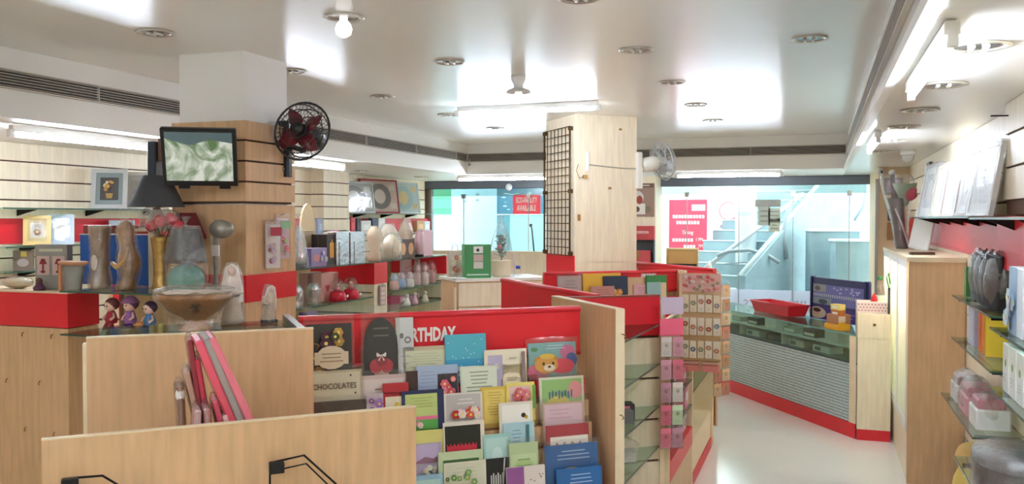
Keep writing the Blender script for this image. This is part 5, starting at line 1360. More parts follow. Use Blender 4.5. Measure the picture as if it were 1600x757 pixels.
def parcel(label, px, X, r, h, col, sx=1., knot=None, inner=None, z=ZG, name='wrapped_parcel', cat='parcel'):
    t = thing(name, label, cat, (X, gx(px, X), z), PI / 2)
    prof = inner or [(r * .7, 0), (r * .8, h * .1), (r * .5, h * .3), (r * .8, h * .6), (r * .9, h * .8), (r * .3, h)]
    MB().lathe(prof, 16, sx=sx, wob=.1).build('contents', M(col, .4), t)
    wrapped(t, [(r, .002), (r * 1.02, h * .3), (r * 1.1, h * .7), (r * .6, h * 1.02)], sx=sx, wob=.1, topknot=knot)
    return t
parcel('cream flower arrangement in clear wrap on the gondola', 585, -4.18, .085, .34, (232, 206, 170))
parcel('tall ivory fabric flower in clear wrap behind the seashell', 607, -4.36, .10, .36, (238, 222, 196))
t = parcel('big round ivory seashell in clear wrap on the gondola', 612, -4.14, .10, .26, (240, 226, 200), 1.1, inner=[(.03, 0), (.07, .03), (.10, .1), (.10, .16), (.06, .22), (.01, .26)])
for i in range(6): MB().tube([(-.08 + .032 * i, -.085 + abs(i - 2.5) * .012, .06), (-.09 + .036 * i, -.095 + abs(i - 2.5) * .012, .13), (-.06 + .024 * i, -.06, .2)], .006, 6).build('rib', M((226, 206, 176), .4), t)
parcel('pointed ivory conch shell in clear wrap on the gondola', 634, -4.42, .08, .42, (240, 216, 190), knot=None, inner=[(.02, 0), (.06, .12), (.085, .26), (.06, .34), (.015, .42)])
gbox(624, 648, 374, -4.15, 'brown carton printed with two peach ovals on the gondola', (92, 66, 54), lambda k, w, h: [k.disc(x, h * .48, w * .17, h * .33, (226, 170, 130)) for x in (-w * .25, w * .25)])
t = thing('pink_bottle', 'pink wrapped gift bottle on a black foot on the gondola', 'bottle', (-4.15, gx(655, -4.15), ZG)); MB().lathe([(.05, 0), (.05, .025)], 18).build('foot', BLACK, t); MB().lathe([(.045, .026), (.05, .1), (.05, .2), (.035, .26), (.02, .28)], 18).build('body', M((226, 176, 186), .3), t); MB().ball((0, 0, .17), .042).build('rosette', M((196, 110, 126)), t); wrapped(t, [(.06, .026), (.06, .15), (.05, .26), (.02, .3)])
gbox(662, 676, 360, -4.18, 'pale pink tall carton at the window end of the gondola', (236, 190, 206))
# plaque, and back-row boxes on the wall shelf below the red band
t = thing('wooden_plaque', 'oval wooden plaque standing behind the tan carton on the gondola', 'plaque', (-4.62, gx(482, -4.62), ZG), PI / 2)
MB().slab([(.13 * math.cos(a), .30 + .26 * math.sin(a)) for a in [2 * PI * i / 24 for i in range(24)]], 0, .02).build('plaque', M((232, 206, 160)), t); MB().box(-.09, -.02, 0, .09, .06, .05).build('foot', M((222, 196, 150)), t)
for px0, px1, ptop, col, lab in ((497, 510, 342, (170, 180, 206), 'lilac-grey gift box on the back wall shelf'), (511, 535, 349, (236, 120, 170), 'bright pink ribboned gift box on the back wall shelf'), (532, 540, 342, (60, 66, 70), 'thin dark boxed gift on the back wall shelf'), (541, 547, 342, (206, 214, 220), 'white boxed gift on the back wall shelf'), (549, 556, 340, (206, 46, 60), 'red slim boxed gift on the back wall shelf'), (558, 564, 341, (44, 40, 46), 'black slim boxed gift on the back wall shelf'), (565, 580, 345, (226, 224, 220), 'white and black boxed gift on the back wall shelf'), (582, 591, 341, (52, 60, 84), 'navy boxed gift on the back wall shelf'), (592, 602, 341, (236, 232, 228), 'plain white boxed gift on the back wall shelf'), (652, 664, 345, (196, 150, 106), 'round brown plaque box on the back wall shelf'), (664, 672, 346, (206, 216, 226), 'pale blue boxed gift on the back wall shelf')):
    gbox(px0, px1, ptop, -5.62, lab, col, (lambda c: (lambda k, w, h: k.rect(-w * .3, h * .3, w * .3, h * .7, tuple(min(255, v + 30) for v in c))))(col), d=.06, z=1.647)
for px0, px1, ytop, fc, cols, lab in ((531, 578, 283, (176, 180, 178), [(150, 150, 146), (96, 96, 96), (206, 206, 200)], 'grey collage picture with oval centre on the back wall shelf'), (573, 618, 280, (150, 40, 50), [(190, 160, 150), (84, 66, 66), (206, 190, 180)], 'red-edged dark floral picture on the back wall shelf'), (615, 650, 284, (190, 196, 196), [(176, 196, 200), (150, 176, 182), (206, 180, 120)], 'pale blue picture with a gold medallion on the back wall shelf')):
    a = at_x(px0, 328, -5.6); b_ = at_x(px1, 328, -5.6); hh = float(at_x((px0 + px1) / 2, ytop, -5.6)[2]) - 1.922
    def art(k, w, h, cols=cols):
        k.rect(-w * .5, 0, w * .5, h, cols[0]); k.disc(0, h * .5, w * .32, h * .42, cols[1], 20); k.disc(0, h * .5, w * .16, h * .24, cols[2], 16)
        for x in (-.36, .36):
            for z in (.2, .8): k.rect(w * (x - .08), h * (z - .09), w * (x + .08), h * (z + .09), cols[2])
    picture(lab, (-5.60, (a[1] + b_[1]) / 2, 1.922), PI / 2 - .25, min(.75, abs(b_[1] - a[1]) * .95), hh, fc, art, tilt=-.14)

# ---------------------------------------------------------------- left gondola, lower shelves
Z2 = 1.101
for px, lab in ((462, 'silver wrapped figurine nearest the column on the lower gondola shelf'), (489, 'silver wrapped figurine beside the pink cartons on the lower gondola shelf')):
    t = parcel(lab, px, -4.14, .06, .19, (170, 166, 164), z=Z2, name='figurine', cat='figurine'); t.children[0].data.materials[0] = SILVER
gbox(480, 502, 426, -4.42, 'brownish pink open carton on the lower gondola shelf', (190, 140, 130), z=Z2)
gbox(502, 521, 427, -4.24, 'dusty pink carton with a heart print on the lower gondola shelf', (222, 160, 150), lambda k, w, h: (k.disc(-w * .08, h * .5, w * .1, h * .07, (190, 60, 70)), k.disc(w * .08, h * .5, w * .1, h * .07, (190, 60, 70)), k.poly([(-w * .17, h * .48), (w * .17, h * .48), (0, h * .3)], (190, 60, 70))), z=Z2)
gbox(520, 542, 425, -4.44, 'light pink carton behind the snow globes', (226, 170, 160), z=Z2)
for px, lab in ((527, 'snow globe on a red base, nearer the pink cartons'), (548, 'snow globe on a red base, nearer the wood divider')):
    t = thing('snow_globe', lab, 'snow globe', (-4.13, gx(px, -4.13), Z2), PI / 2)
    b0 = MB().lathe([(.075, 0), (.082, .01), (.078, .05), (.062, .085), (.05, .092)], 26).build('base', M((206, 28, 52), .3), t); Ink().disc(.045, .045, .016, .013, (236, 232, 228)).build('printed_mark', b0, (0, -.079, 0))
    MB().ball((0, 0, .145), .062, 22, 14).build('globe', clear_mat('globe_glass', (246, 240, 238), .12, .02), t)
    MB().lathe([(.03, .09), (.025, .12), (.012, .13)], 14).build('figure_body', M((236, 150, 160)), t); MB().ball((0, 0, .145), .02).build('figure_head', M((240, 206, 190)), t)
t = gbox(480, 496, 488, -4.2, 'purple carton on the bottom gondola shelf', (120, 90, 150), z=.931)
Z3 = 1.121
toys = [(616, (176, 200, 214), (226, 180, 170), 'toy figure in a pale blue hat on the gondola by the window end'), (627, (226, 190, 200), (150, 176, 216), 'pink and blue toy pair in clear wrap on the gondola'), (640, (232, 200, 206), (240, 226, 226), 'white and pink toy in clear wrap on the gondola'), (651, (226, 170, 176), (232, 190, 190), 'spotted pink wrapped toy bag on the gondola'), (663, (222, 150, 150), (236, 210, 206), 'rose wrapped toy bag on the gondola'), (674, (214, 90, 96), (226, 150, 150), 'coral red wrapped toy at the far divider of the gondola')]
for i, (px, ca, cb_, lab) in enumerate(toys):
    X = -4.12 - .05 * (i % 2)
    t = thing('wrapped_toy', lab, 'toy', (X, gx(px, X), Z3), PI / 2); hh = .16 if i < 3 else .24
    MB().lathe([(.04, 0), (.05, .02), (.045, hh * .5), (.02, hh * .6)], 14).build('body', M(cb_, .6), t); MB().ball((0, 0, hh * .74), .036, 12, 8).build('head', M(ca, .6), t)
    for q in (-1, 1): MB().ball((q * .026, 0, hh * .74 + .03), .013, 8, 6).build('ear', M(ca, .6), t)
    wrapped(t, [(.058, .002), (.06, hh * .5), (.05, hh * .8), (.02, hh * 1.05)], 14, wob=.1)
for j in range(2):
    X = -4.4; px = 634 + 22 * j; t = thing('wrapped_toy', ['tall spotted pink gift bag behind the toy figures on the gondola', 'tall checked pink gift bag behind the rose toy bags on the gondola'][j], 'gift bag', (X, gx(px, X), Z3), PI / 2)
    MB().bbox(-.09, -.03, 0, .09, .03, .26, .005).build('bag', M((226, 170, 176)), t); k = Ink()
    for i in range(20): k.disc(random.uniform(-.08, .08), random.uniform(.02, .24), .009, .009, (150, 60, 80), 8)
    k.build('printed_dots', t, (0, -.0304, 0)); MB().tube([(-.03, 0, .26), (-.02, 0, .3), (.02, 0, .3), (.03, 0, .26)], .003, 6).build('handle', M((206, 130, 150)), t)
for i, (px, col, lab) in enumerate(((617, (190, 60, 96), 'magenta carton on the low gondola shelf under the toys'), (632, (232, 150, 180), 'pink carton with a pale panel on the low gondola shelf'), (646, (196, 150, 200), 'lilac carton on the low gondola shelf'), (655, (236, 196, 206), 'pale pink carton on the low gondola shelf'))):
    gbox(px - 7, px + 7, 463, -4.3 - .03 * i, lab, col, (lambda k, w, h: k.rect(-w * .3, h * .2, w * .3, h * .7, (240, 214, 226))) if i % 2 else None, z=.931)
for i, (px, lab) in enumerate(((636, 'small white angel figurine before the pink carton'), (648, 'small pink angel figurine before the lilac carton'), (664, 'small ivory bell figurine at the end of the low gondola shelf'))):
    t = thing('figurine', lab, 'figurine', (-4.1, gx(px, -4.1), .931), PI / 2)
    MB().lathe([(.04, 0), (.036, .03), (.018, .08), (.012, .09)], 16).build('skirt', M([(240, 232, 230), (236, 190, 206), (236, 226, 206)][i]), t); MB().ball((0, 0, .105), .022).build('head', M((236, 210, 196)), t)
q = at_x(596, 460, -4.04); t = thing('hanging_packet', 'narrow hanging packet of small frames on the wood divider face', 'packet', (-4.035, q[1], q[2] - .0), PI / 2)
MB().box(-.06, -.012, -.11, .06, 0, .09).build('card', M((170, 160, 156)), t); k = Ink(); [k.rect(-.045, -.10 + .045 * i, .045, -.065 + .045 * i, (222, 190, 186)) for i in range(4)]; k.build('printed_front', t, (0, -.0124, 0)); MB().tube([(0, .01, .09), (0, -.02, .1)], .003, 6).build('peg_hook', CHROME, t)

# ---------------------------------------------------------------- on the low cabinet
def lcp(la, lb): q = LC + va * la + vb * lb; return (q[0], q[1], 1.321)
LCR = ISL
t = carton('green_carton', 'green carton with three picture windows on the low cabinet', lcp(.10, .225), LCR - .1, .24, .13, .30, (70, 140, 84), lambda k, w, h: ([k.rect(-w * .16, h * z, w * .2, h * (z + .2), c) for z, c in ((.74, (226, 226, 220)), (.5, (196, 170, 160)), (.28, (206, 200, 190)))], k.disc(0, h * .83, w * .06, h * .05, (60, 60, 60)), k.lines(-w * .42, h * .06, w * .42, h * .14, 1, (206, 220, 206), .5)), side=lambda k, w, h: k.rect(-w * .5, 0, w * .5, h, (196, 200, 180)))
t = thing('potted_plant', 'small green leafy plant in a cream pot under a clear cone wrap', 'potted plant', lcp(.22, .49))
MB().lathe([(.075, 0), (.09, .02), (.085, .14), (.09, .15), (.07, .15)], 24).build('pot', M((236, 222, 190)), t); MB().tube([(0, 0, .14), (.01, 0, .25), (0, .01, .38)], .006, 6).build('stem', M((90, 70, 50)), t)
lf = MB().slab([(0, 0), (.02, .02), (.024, .045), (0, .075), (-.024, .045), (-.02, .02)], 0, .002).mesh('leaf', M((52, 110, 70), .4))
for i in range(22):
    a = i * 2.4; z = .17 + .009 * i; link('leaf', lf, t, (.012 * math.cos(a), .012 * math.sin(a), z), (1.0 + .3 * math.sin(i), 0, a))
MB().ball((.0, -.05, .27), .022).build('red_bloom', M((176, 60, 60)), t)
MB().lathe([(.12, .0), (.115, .15), (.08, .35), (.02, .52), (.03, .56)], 18, wob=.06).build('plastic_wrap', PLASTIC, t)
t = thing('blue_jar', 'tiny blue-capped clear jar behind the potted plant', 'jar', lcp(.34, .70)); MB().lathe([(.03, 0), (.03, .05), (.02, .06)], 14).build('jar', SLEEVE, t); MB().lathe([(.022, .061), (.022, .09)], 14).build('cap', M((40, 70, 170)), t)
t = thing('gift_bag', 'tall floral gift bag behind the green carton', 'gift bag', lcp(.36, .10), LCR); MB().bbox(-.07, 0, 0, .07, .06, .24, .004).build('bag', M((206, 190, 170)), t); k = Ink(); k.posy(-.06, .02, .06, .22, [(190, 110, 100), (230, 220, 200)], 9, .025); k.build('printed_front', t, (0, -.0004, 0)); MB().tube([(-.03, .03, .24), (-.02, .03, .29), (.02, .03, .29), (.03, .03, .24)], .003, 6).build('handle', M((190, 110, 100)), t)
t = thing('glass_bottle', 'clear slim bottle on a white dish at the cabinet corner', 'bottle', lcp(.05, .035)); MB().lathe([(.06, 0), (.065, .008), (.03, .01)], 20).build('dish', M((222, 236, 236)), t); MB().lathe([(.03, .011), (.03, .1), (.012, .14), (.012, .2), (.015, .21)], 16).build('bottle', clear_mat('globe_glass', (246, 240, 238), .12, .02), t)
for i, (px, py, col, lab) in enumerate(((772, 470, (150, 110, 80), 'brown wrapped packet on the shelf beside the red partition'), (788, 476, (206, 210, 216), 'silvery wrapped packet on the shelf beside the red partition'), (806, 474, (222, 206, 170), 'cream wrapped packet on the shelf beside the red partition'))):
    q = at_z(px, py, 1.05); t = thing('wrapped_pack', lab, 'packet', (w0[0] + wd[0] * (.25 + .2 * i) + .11, w0[1] + wd[1] * (.25 + .2 * i) - .0 , 1.001), wrz)
    nn = np.array([wd[1], -wd[0]]); t.location.x = w0[0] + wd[0] * (.25 + .22 * i) + nn[0] * .14; t.location.y = w0[1] + wd[1] * (.25 + .22 * i) + nn[1] * .14
    MB().bbox(-.08, -.06, 0, .08, .06, .13 + .02 * i, .005).build('pack', M(col), t); MB().ball((0, 0, .10), .11, 14, 8, (1, .8, .8), .08).build('plastic_wrap', PLASTIC, t)

# ---------------------------------------------------------------- slat alcove and end bay goods
def alp(lx, ly, z): q = H0 + hd_ * lx - HN * ly; return (q[0], q[1], z)
carton('gift_box', 'black and pink printed carton on the middle triangular glass shelf', alp(.27, -.30, .79), HR - .2, .13, .09, .085, (52, 46, 50), lambda k, w, h: (k.rect(-w * .4, h * .3, w * .3, h * .9, (206, 120, 150)), k.rect(-w * .1, h * .2, w * .4, h * .6, (196, 190, 90))))
carton('gift_box', 'grey carton lying under the black and pink one in the slatted bay', alp(.24, -.38, .79), HR - .2, .11, .05, .07, (120, 118, 118))
t = thing('wrapped_pack', 'crumpled clear plastic packet on the lowest triangular glass shelf', 'packet', alp(.30, -.24, .56), HR); MB().bbox(-.06, -.04, 0, .06, .04, .05, .004).build('pack', M((206, 204, 196)), t); MB().ball((0, 0, .068), .085, 14, 8, (1, .7, .7), .1).build('plastic_wrap', PLASTIC, t)
for i, (z, lab) in enumerate(((1.18, 'gold foil keychain strip hanging high inside the slatted bay'), (.98, 'orange bead keychain strip hanging low inside the slatted bay'))):
    t = thing('keychain_strip', lab, 'keychain', alp(.16, -.36, z), HR); MB().box(-.018, -.004, -.07, .018, 0, .09).build('card', M([(206, 180, 130), (214, 176, 150)][i]), t)
    for j in range(5): MB().ball((0, -.008, -.05 + .03 * j), .010, 8, 6).build('bead', M([(190, 150, 80), (206, 120, 60)][i], .3), t)
    MB().tube([(0, 0, .09), (0, .0, .12)], .002, 5).build('ring', CHROME, t)
for i, (x, y, z, w, h, col, lab) in enumerate(((-.83, 5.93, .771, .14, .09, (236, 120, 156), 'pink boxed gift on the upper end bay glass shelf'), (-.86, 5.72, .771, .12, .15, (60, 56, 56), 'black boxed gift on the upper end bay glass shelf'), (-.82, 5.95, .601, .15, .15, (232, 150, 170), 'light pink boxed gift with a pale label on the lower end bay shelf'), (-.84, 5.55, .601, .14, .14, (226, 130, 160), 'rose boxed gift further in on the lower end bay shelf'), (-.83, 5.92, .452, .18, .12, (206, 206, 214), 'clear-wrapped pale parcel on the red band of the end bay'), (-.85, 5.5, .452, .2, .12, (190, 186, 200), 'clear-wrapped lilac parcel on the red band of the end bay'))):
    t = carton('gift_box', lab, (x, y, z), PI / 2, w, .12, h, col, lambda k, w, h: k.rect(-w * .3, h * .3, w * .3, h * .7, (240, 230, 230)))
    if i > 3: MB().ball((0, .055, h * .52), w * .58, 14, 8, (1, .6, h / w * .85), .1).build('plastic_wrap', PLASTIC, t)
for i, (y, z, col, lab) in enumerate(((6.4, .861, (232, 232, 228), 'white tube pack on the far end bay shelf'), (6.75, .861, (206, 176, 130), 'tan pack on the far end bay shelf'), (6.5, .621, (190, 150, 110), 'brown pack on the lower far end bay shelf'), (6.9, .621, (226, 190, 190), 'pink pack on the lower far end bay shelf'))):
    carton('gift_box', lab, (-.93, y, z), PI / 2, .14, .09, .17, col, lambda k, w, h: k.rect(-w * .3, h * .3, w * .3, h * .7, (240, 236, 226)))
# ================================================================== RIGHT WALL GOODS
RW = -PI / 2       # faces -X
def art_wash(cols):
    def f(k, w, h):
        k.rect(-w * .5, 0, w * .5, h, cols[0]); k.rect(-w * .36, h * .14, w * .36, h * .86, cols[1]); k.disc(0, h * .5, w * .2, h * .22, cols[2], 18)
    return f
for i, (a, b_, ytop, cols, fc, lab) in enumerate((
    (1436, 1457, 262, [(206, 206, 204), (150, 148, 146), (190, 186, 180)], (196, 194, 190), 'grey wrapped picture frame nearest the gift wine bag on the right shelf'),
    (1454, 1475, 262, [(226, 222, 214), (196, 190, 186), (170, 160, 160)], (206, 190, 160), 'wrapped picture frame with a dark edge second on the right shelf'),
    (1474, 1493, 257, [(230, 228, 224), (210, 206, 204), (190, 180, 186)], (196, 150, 120), 'wrapped picture frame with a copper edge in the middle of the right shelf'),
    (1493, 1520, 250, [(232, 230, 228), (206, 204, 206), (184, 180, 190)], (190, 140, 110), 'large wrapped picture frame with a wooden edge on the right shelf'),
    (1517, 1543, 232, [(226, 226, 226), (196, 196, 198), (176, 176, 180)], (206, 200, 196), 'tall silvery wrapped frame touching the slatted pilaster'))):
    X = .80; y0 = float(at_x(a, 336, X)[1]); y1 = float(at_x(b_, 336, X)[1]); hh = float(at_x((a + b_) / 2, ytop, X + .05)[2]) - 1.864
    picture(lab, (X + .01 * (i % 2), (y0 + y1) / 2, 1.864), RW + .06, min(.62, abs(y0 - y1) * .98), hh, fc, art_wash(cols), tilt=-.16, wrap=True, border=.02)
p = at_x(1478, 270, .93); t = thing('framed_notice', 'small brown framed notice hanging on the slatted wall below the ceiling', 'picture', (.945, 8.9, 2.06), RW)
for a in ((-.11, 0, .11, .025), (-.11, .275, .11, .30), (-.11, .026, -.085, .274), (.085, .026, .11, .274)): MB().box(a[0], -.02, a[1], a[2], .005, a[3]).build('frame_rail', M((110, 84, 70), .4), t)
MB().box(-.085, -.012, .026, .085, -.004, .274).build('mount', M((206, 190, 170)), t)
# gift bottle bag on top of the cabinet
t = thing('wine_gift_bag', 'tall gift bottle bouquet in dark netting on the long cabinet', 'gift', (.70, 8.72, 1.583), 0)
MB().lathe([(.05, 0), (.055, .05), (.05, .2), (.06, .35), (.075, .45)], 16, lean=lambda z: (-.12 * z, 0)).build('dark_bag', M((86, 74, 78), .4), t)
MB().tube([(-.05, 0, .4), (-.075, 0, .55), (-.085, 0, .66)], [.028, .026, .02], 10).build('bottle_neck', M((60, 50, 60), .2), t)
MB().ball((-.085, 0, .68), .028).build('bottle_cap', M((206, 206, 206), .3), t)
MB().lathe([(.02, .38), (.08, .5), (.11, .58)], 14, cx=.02, wob=.1, cap=False).build('green_paper', M((150, 170, 150)), t)
MB().ball((.06, -.03, .5), .06, 12, 8, (1, 1, 1.2), .15).build('red_bow', M((196, 80, 100)), t)
MB().tube([(.06, -.03, .02), (.0, -.04, .2), (-.06, -.05, .36)], .012, 8).build('ribbon', M((214, 200, 206)), t)
MB().lathe([(.06, .003), (.07, .2), (.1, .4), (.14, .6), (.12, .66)], 16, wob=.1, cap=False, lean=lambda z: (-.08 * z, 0)).build('plastic_wrap', PLASTIC, t)
t = thing('white_board', 'white leaning board beside the gift bottle on the long cabinet', 'board', (.80, 8.42, 1.583), 0, rot=(-.10, .18, RW + .6)); MB().bbox(-.12, 0, 0, .12, .014, .34, .002).build('board', M((226, 230, 228), .3), t); MB().box(-.11, -.001, .02, .11, 0, .32).build('face_sheet', M((240, 242, 242)), t)
t = thing('remote_control', 'dark brown flat box lying at the near edge of the long cabinet', 'box', (.72, 7.25, 1.583), .15); MB().bbox(-.085, -.03, 0, .085, .03, .02, .004).build('case', M((80, 52, 40)), t); MB().box(-.07, -.02, .02, .07, .02, .0208).build('top_label', M((100, 70, 54)), t)
for i, (px0, py0, px1, py1, fc, ic, lab) in enumerate(((1381, 278, 1411, 305, (130, 110, 110), (190, 170, 206), 'lilac framed certificate on the cream wall by the window'), (1387, 327, 1408, 345, (92, 66, 46), (150, 120, 90), 'small dark framed icon below the lilac certificate'), (1386, 348, 1410, 375, (176, 130, 80), (206, 170, 116), 'tan wooden plaque below the small dark icon'))):
    a = at_y(px0, py1, 10.92); b_ = at_y(px1, py0, 10.92); w = float(b_[0] - a[0]); h = float(b_[2] - a[2])
    picture(lab, ((a[0] + b_[0]) / 2, 10.93, a[2]), 0, w, h, fc, art_wash([ic, tuple(max(0, v - 20) for v in ic), tuple(min(255, v + 20) for v in ic)]), tilt=0, border=.025)

# shelves by the cabinet end
for i in range(4):
    t = thing('wrapped_pack', 'black folded garment packet in crinkled plastic, %s from the green carton' % ['first', 'second', 'third', 'fourth'][i], 'packet', (.84, 5.55 - .17 * i, 1.402), 0, 'black wrapped packets on the right shelf', rot=(0, .12, RW + .1 * i))
    MB().bbox(-.075, -.03, 0, .075, .03, .25 + .02 * (i % 2), .008).build('pack', M((34, 30, 34), .5), t); MB().ball((0, 0, .14), .14, 16, 10, (.68, .36, 1.05), .07).build('plastic_wrap', PLASTIC, t)
carton('gift_box', 'narrow green carton at the far end of the black packets shelf', (.80, 5.74, 1.402), RW, .07, .1, .17, (72, 130, 60), lambda k, w, h: k.rect(-w * .3, h * .4, w * .3, h * .8, (120, 170, 90)))
carton('clear_case', 'lilac clear-fronted case beside the orange books', (.80, 5.5, 1.152), RW, .2, .1, .21, (190, 186, 206), lambda k, w, h: k.rect(-w * .4, h * .1, w * .4, h * .9, (206, 206, 222)))
for i, (y, col, lab) in enumerate(((5.30, (226, 110, 60), 'orange book on the right wall shelf'), (5.20, (232, 150, 60), 'amber book on the right wall shelf'), (5.09, (240, 200, 40), 'yellow book with a red figure on the right wall shelf'))):
    carton('book', lab, (.81, y, 1.152), RW - .25, .085, .1, .22, col, lambda k, w, h: (k.disc(0, h * .6, w * .3, h * .18, (206, 50, 40)), k.disc(0, h * .35, w * .2, h * .12, (60, 40, 60))), cat='book')
for i, (y, w, col, lab) in enumerate(((5.85, .26, (214, 206, 202), 'flat parcel in clear plastic, furthest on the low right shelf'), (5.5, .30, (222, 160, 170), 'pink parcel in clear plastic on the low right shelf'), (5.15, .24, (232, 230, 228), 'white parcel in clear plastic, by the wood block on the low right shelf'))):
    t = thing('wrapped_parcel', lab, 'parcel', (.83, y, .781), RW); MB().bbox(-w / 2, -.07, 0, w / 2, .09, .10, .008).build('parcel', M(col), t); MB().ball((0, 0, .09), w * .58, 16, 10, (1, .5, .62), .08).build('plastic_wrap', PLASTIC, t)
    MB().bbox(-w * .4, -.06, .101, w * .4, .07, .15, .01).build('soft_pack', M((190, 130, 140) if i else (170, 150, 146)), t)
carton('tall_box', 'tall blue and white marbled box on the near right shelf', (.735, 3.98, 1.387), RW, .26, .15, .27, (214, 220, 226), lambda k, w, h: (k.rect(-w * .5, 0, w * .1, h, (150, 176, 200)), k.posy(-w * .5, 0, w * .1, h, [(176, 196, 214), (196, 210, 222)], 8, w * .14)))
for i in range(4):
    carton('white_box', 'white carton with a green leaf mark, %s from the black slotted upright' % ['first', 'second', 'third', 'fourth'][i], (.735, 4.16 - .14 * i, 1.132), RW, .12, .15, .2, (236, 236, 232), lambda k, w, h: (k.disc(0, h * .6, w * .16, h * .08, (120, 180, 90)), k.lines(-w * .3, h * .2, w * .3, h * .4, 3, (176, 180, 176), .2)), group='white cartons on the near right shelf')
t = thing('big_wrapped_box', 'large dark grey round box in loose clear plastic on the low right shelf', 'box', (.765, 4.08, .722), RW)
MB().lathe([(.15, 0), (.155, .02), (.155, .17), (.15, .175)], 28, sx=1.5).build('drum', M((84, 78, 80), .5), t); MB().lathe([(.158, .14), (.16, .175), (.1, .18), (.001, .182)], 28, sx=1.5, cap=False).build('lid', M((110, 104, 106), .4), t)
MB().lathe([(.165, .003), (.17, .1), (.165, .18), (.08, .21)], 24, sx=1.48, wob=.05).build('plastic_wrap', PLASTIC, t)
t = thing('wood_block', 'plain wood support block below the low right shelf', 'block', (.80, 4.74, .40)); MB().bbox(-.06, -.05, 0, .14, .05, .318, .004).build('block', WOODE, t)
t.location.z = 0.0; t.children[0].scale.z = .70 / .318
p = at_x(1515, 745, .7); t = thing('soft_toy', 'yellow and pink soft wrapped toy under the right shelves', 'toy', (.80, 5.45, 0.0)); MB().lathe([(.10, 0), (.12, .05), (.11, .25), (.09, .42), (.05, .5)], 18, wob=.05).build('body', M((230, 200, 110), .8), t); MB().ball((0, 0, .54), .08, 14, 10).build('head', M((232, 190, 120), .8), t); MB().lathe([(.10, .3), (.12, .34), (.08, .4)], 14, wob=.15, cap=False).build('pink_bow', M((232, 150, 170)), t)

# ================================================================== SALES COUNTER GOODS
kn = np.array([-kd[1], kd[0]])
def kp(px, py, z=.878): q = at_z(px, py, z); return q
def kcoord(u, v): q = K0 + kd * u + kn * v; return q
q = kp(1225, 490); u = float((q[:2] - K0) @ kd)
t = thing('red_tray', 'long bright red plastic tray on the glass counter', 'tray', tuple(kcoord(u, .30)) + (.878,), krz)
L2, Wt, Ht = .36, .12, .11
def rim(l, w, z): return [(-l, -w, z), (l, -w, z), (l, w, z), (-l, w, z)]
MB().add(rim(L2 * .88, Wt * .8, 0) + rim(L2, Wt, Ht) + rim(L2 - .012, Wt - .012, Ht) + rim(L2 * .86, Wt * .75, .012), [(3, 2, 1, 0), (0, 1, 5, 4), (1, 2, 6, 5), (2, 3, 7, 6), (3, 0, 4, 7), (4, 5, 9, 8), (5, 6, 10, 9), (6, 7, 11, 10), (7, 4, 8, 11), (8, 9, 13, 12), (9, 10, 14, 13), (10, 11, 15, 14), (11, 8, 12, 15), (12, 13, 14, 15)]).build('tray', M((226, 24, 44), .3), t)
MB().tube([(-L2, -Wt, Ht), (L2, -Wt, Ht), (L2, Wt, Ht), (-L2, Wt, Ht)], .008, 8, True).build('rolled_rim', M((236, 40, 60), .3), t)
# purple counter display board
a = at_plane(1265, 503, K0 + kn * .42, kn); b_ = at_plane(1357, 508, K0 + kn * .42, kn); w = float(np.linalg.norm((b_ - a)[:2])); c = (a + b_) / 2
topz = float(at_plane(1310, 437, K0 + kn * .42, kn)[2])
t = thing('counter_display', 'purple and navy card display board on the sales counter', 'display board', (c[0], c[1], .878), krz)
h = topz - .878; MB().bbox(-w / 2, 0, 0, w / 2, .03, h, .004).build('board', M((44, 44, 96), .4), t)
k = Ink(); k.rect(-w * .48, h * .0, w * .48, h * .30, (66, 44, 130)); k.disc(-w * .36, h * .15, w * .16, h * .14, (196, 180, 150), 18); k.disc(-w * .36, h * .17, w * .05, h * .07, (206, 150, 130)); k.disc(-w * .36, h * .21, w * .07, h * .05, (60, 36, 34)); k.lines(-w * .1, h * .08, w * .3, h * .24, 2, (140, 120, 190), .3)
k.rect(-w * .43, h * .36, w * .43, h * .84, (110, 110, 176)); k.rect(-w * .43, h * .66, -w * .2, h * .84, (150, 150, 150)); k.disc(-w * .35, h * .74, w * .05, h * .06, (90, 80, 80)); k.rect(-w * .43, h * .37, -w * .1, h * .52, (130, 150, 160)); k.disc(-w * .25, h * .43, w * .08, h * .06, (60, 70, 76))
for i in range(22): k.rect(-w * .42 + w * .038 * i, h * .55, -w * .40 + w * .038 * i, h * .62, (190, 196, 206))
for i in range(14): k.disc(random.uniform(-.05, .4) * w, random.uniform(.66, .82) * h, w * .02, h * .02, (186, 180, 220), 8)
k.build('printed_front', t, (0, -.0004, 0))
for s in (-1, 1): MB().box(s * w * .46 - .008, -.012, 0, s * w * .46 + .008, .04, h + .006).build('side_rail', M((40, 44, 90)), t)
q = kp(1318, 515); u = float((q[:2] - K0) @ kd)
t = carton('small_carton', 'open brown carton with white slips on the counter end', tuple(kcoord(u - .06, .05)) + (.878,), krz, .15, .14, .13, (186, 130, 96)); MB().bbox(-.05, .04, .12, .05, .06, .19, .002).build('white_slip', PAPERW, t)
q = kp(1345, 512); u = float((q[:2] - K0) @ kd); base = kcoord(min(u + .06, KL - .12), .08)
t = thing('yellow_tray', 'small yellow tray at the end of the glass counter', 'tray', (base[0], base[1], .878), krz); MB().bbox(-.1, -.06, 0, .1, .06, .012, .003).build('tray_floor', M((240, 176, 40)), t)
for a in ((-.1, -.06, .1, -.054), (-.1, .054, .1, .06), (-.1, -.053, -.094, .053), (.094, -.053, .1, .053)): MB().box(a[0], a[1], .0125, a[2], a[3], .05).build('tray_wall', M((240, 176, 40)), t)
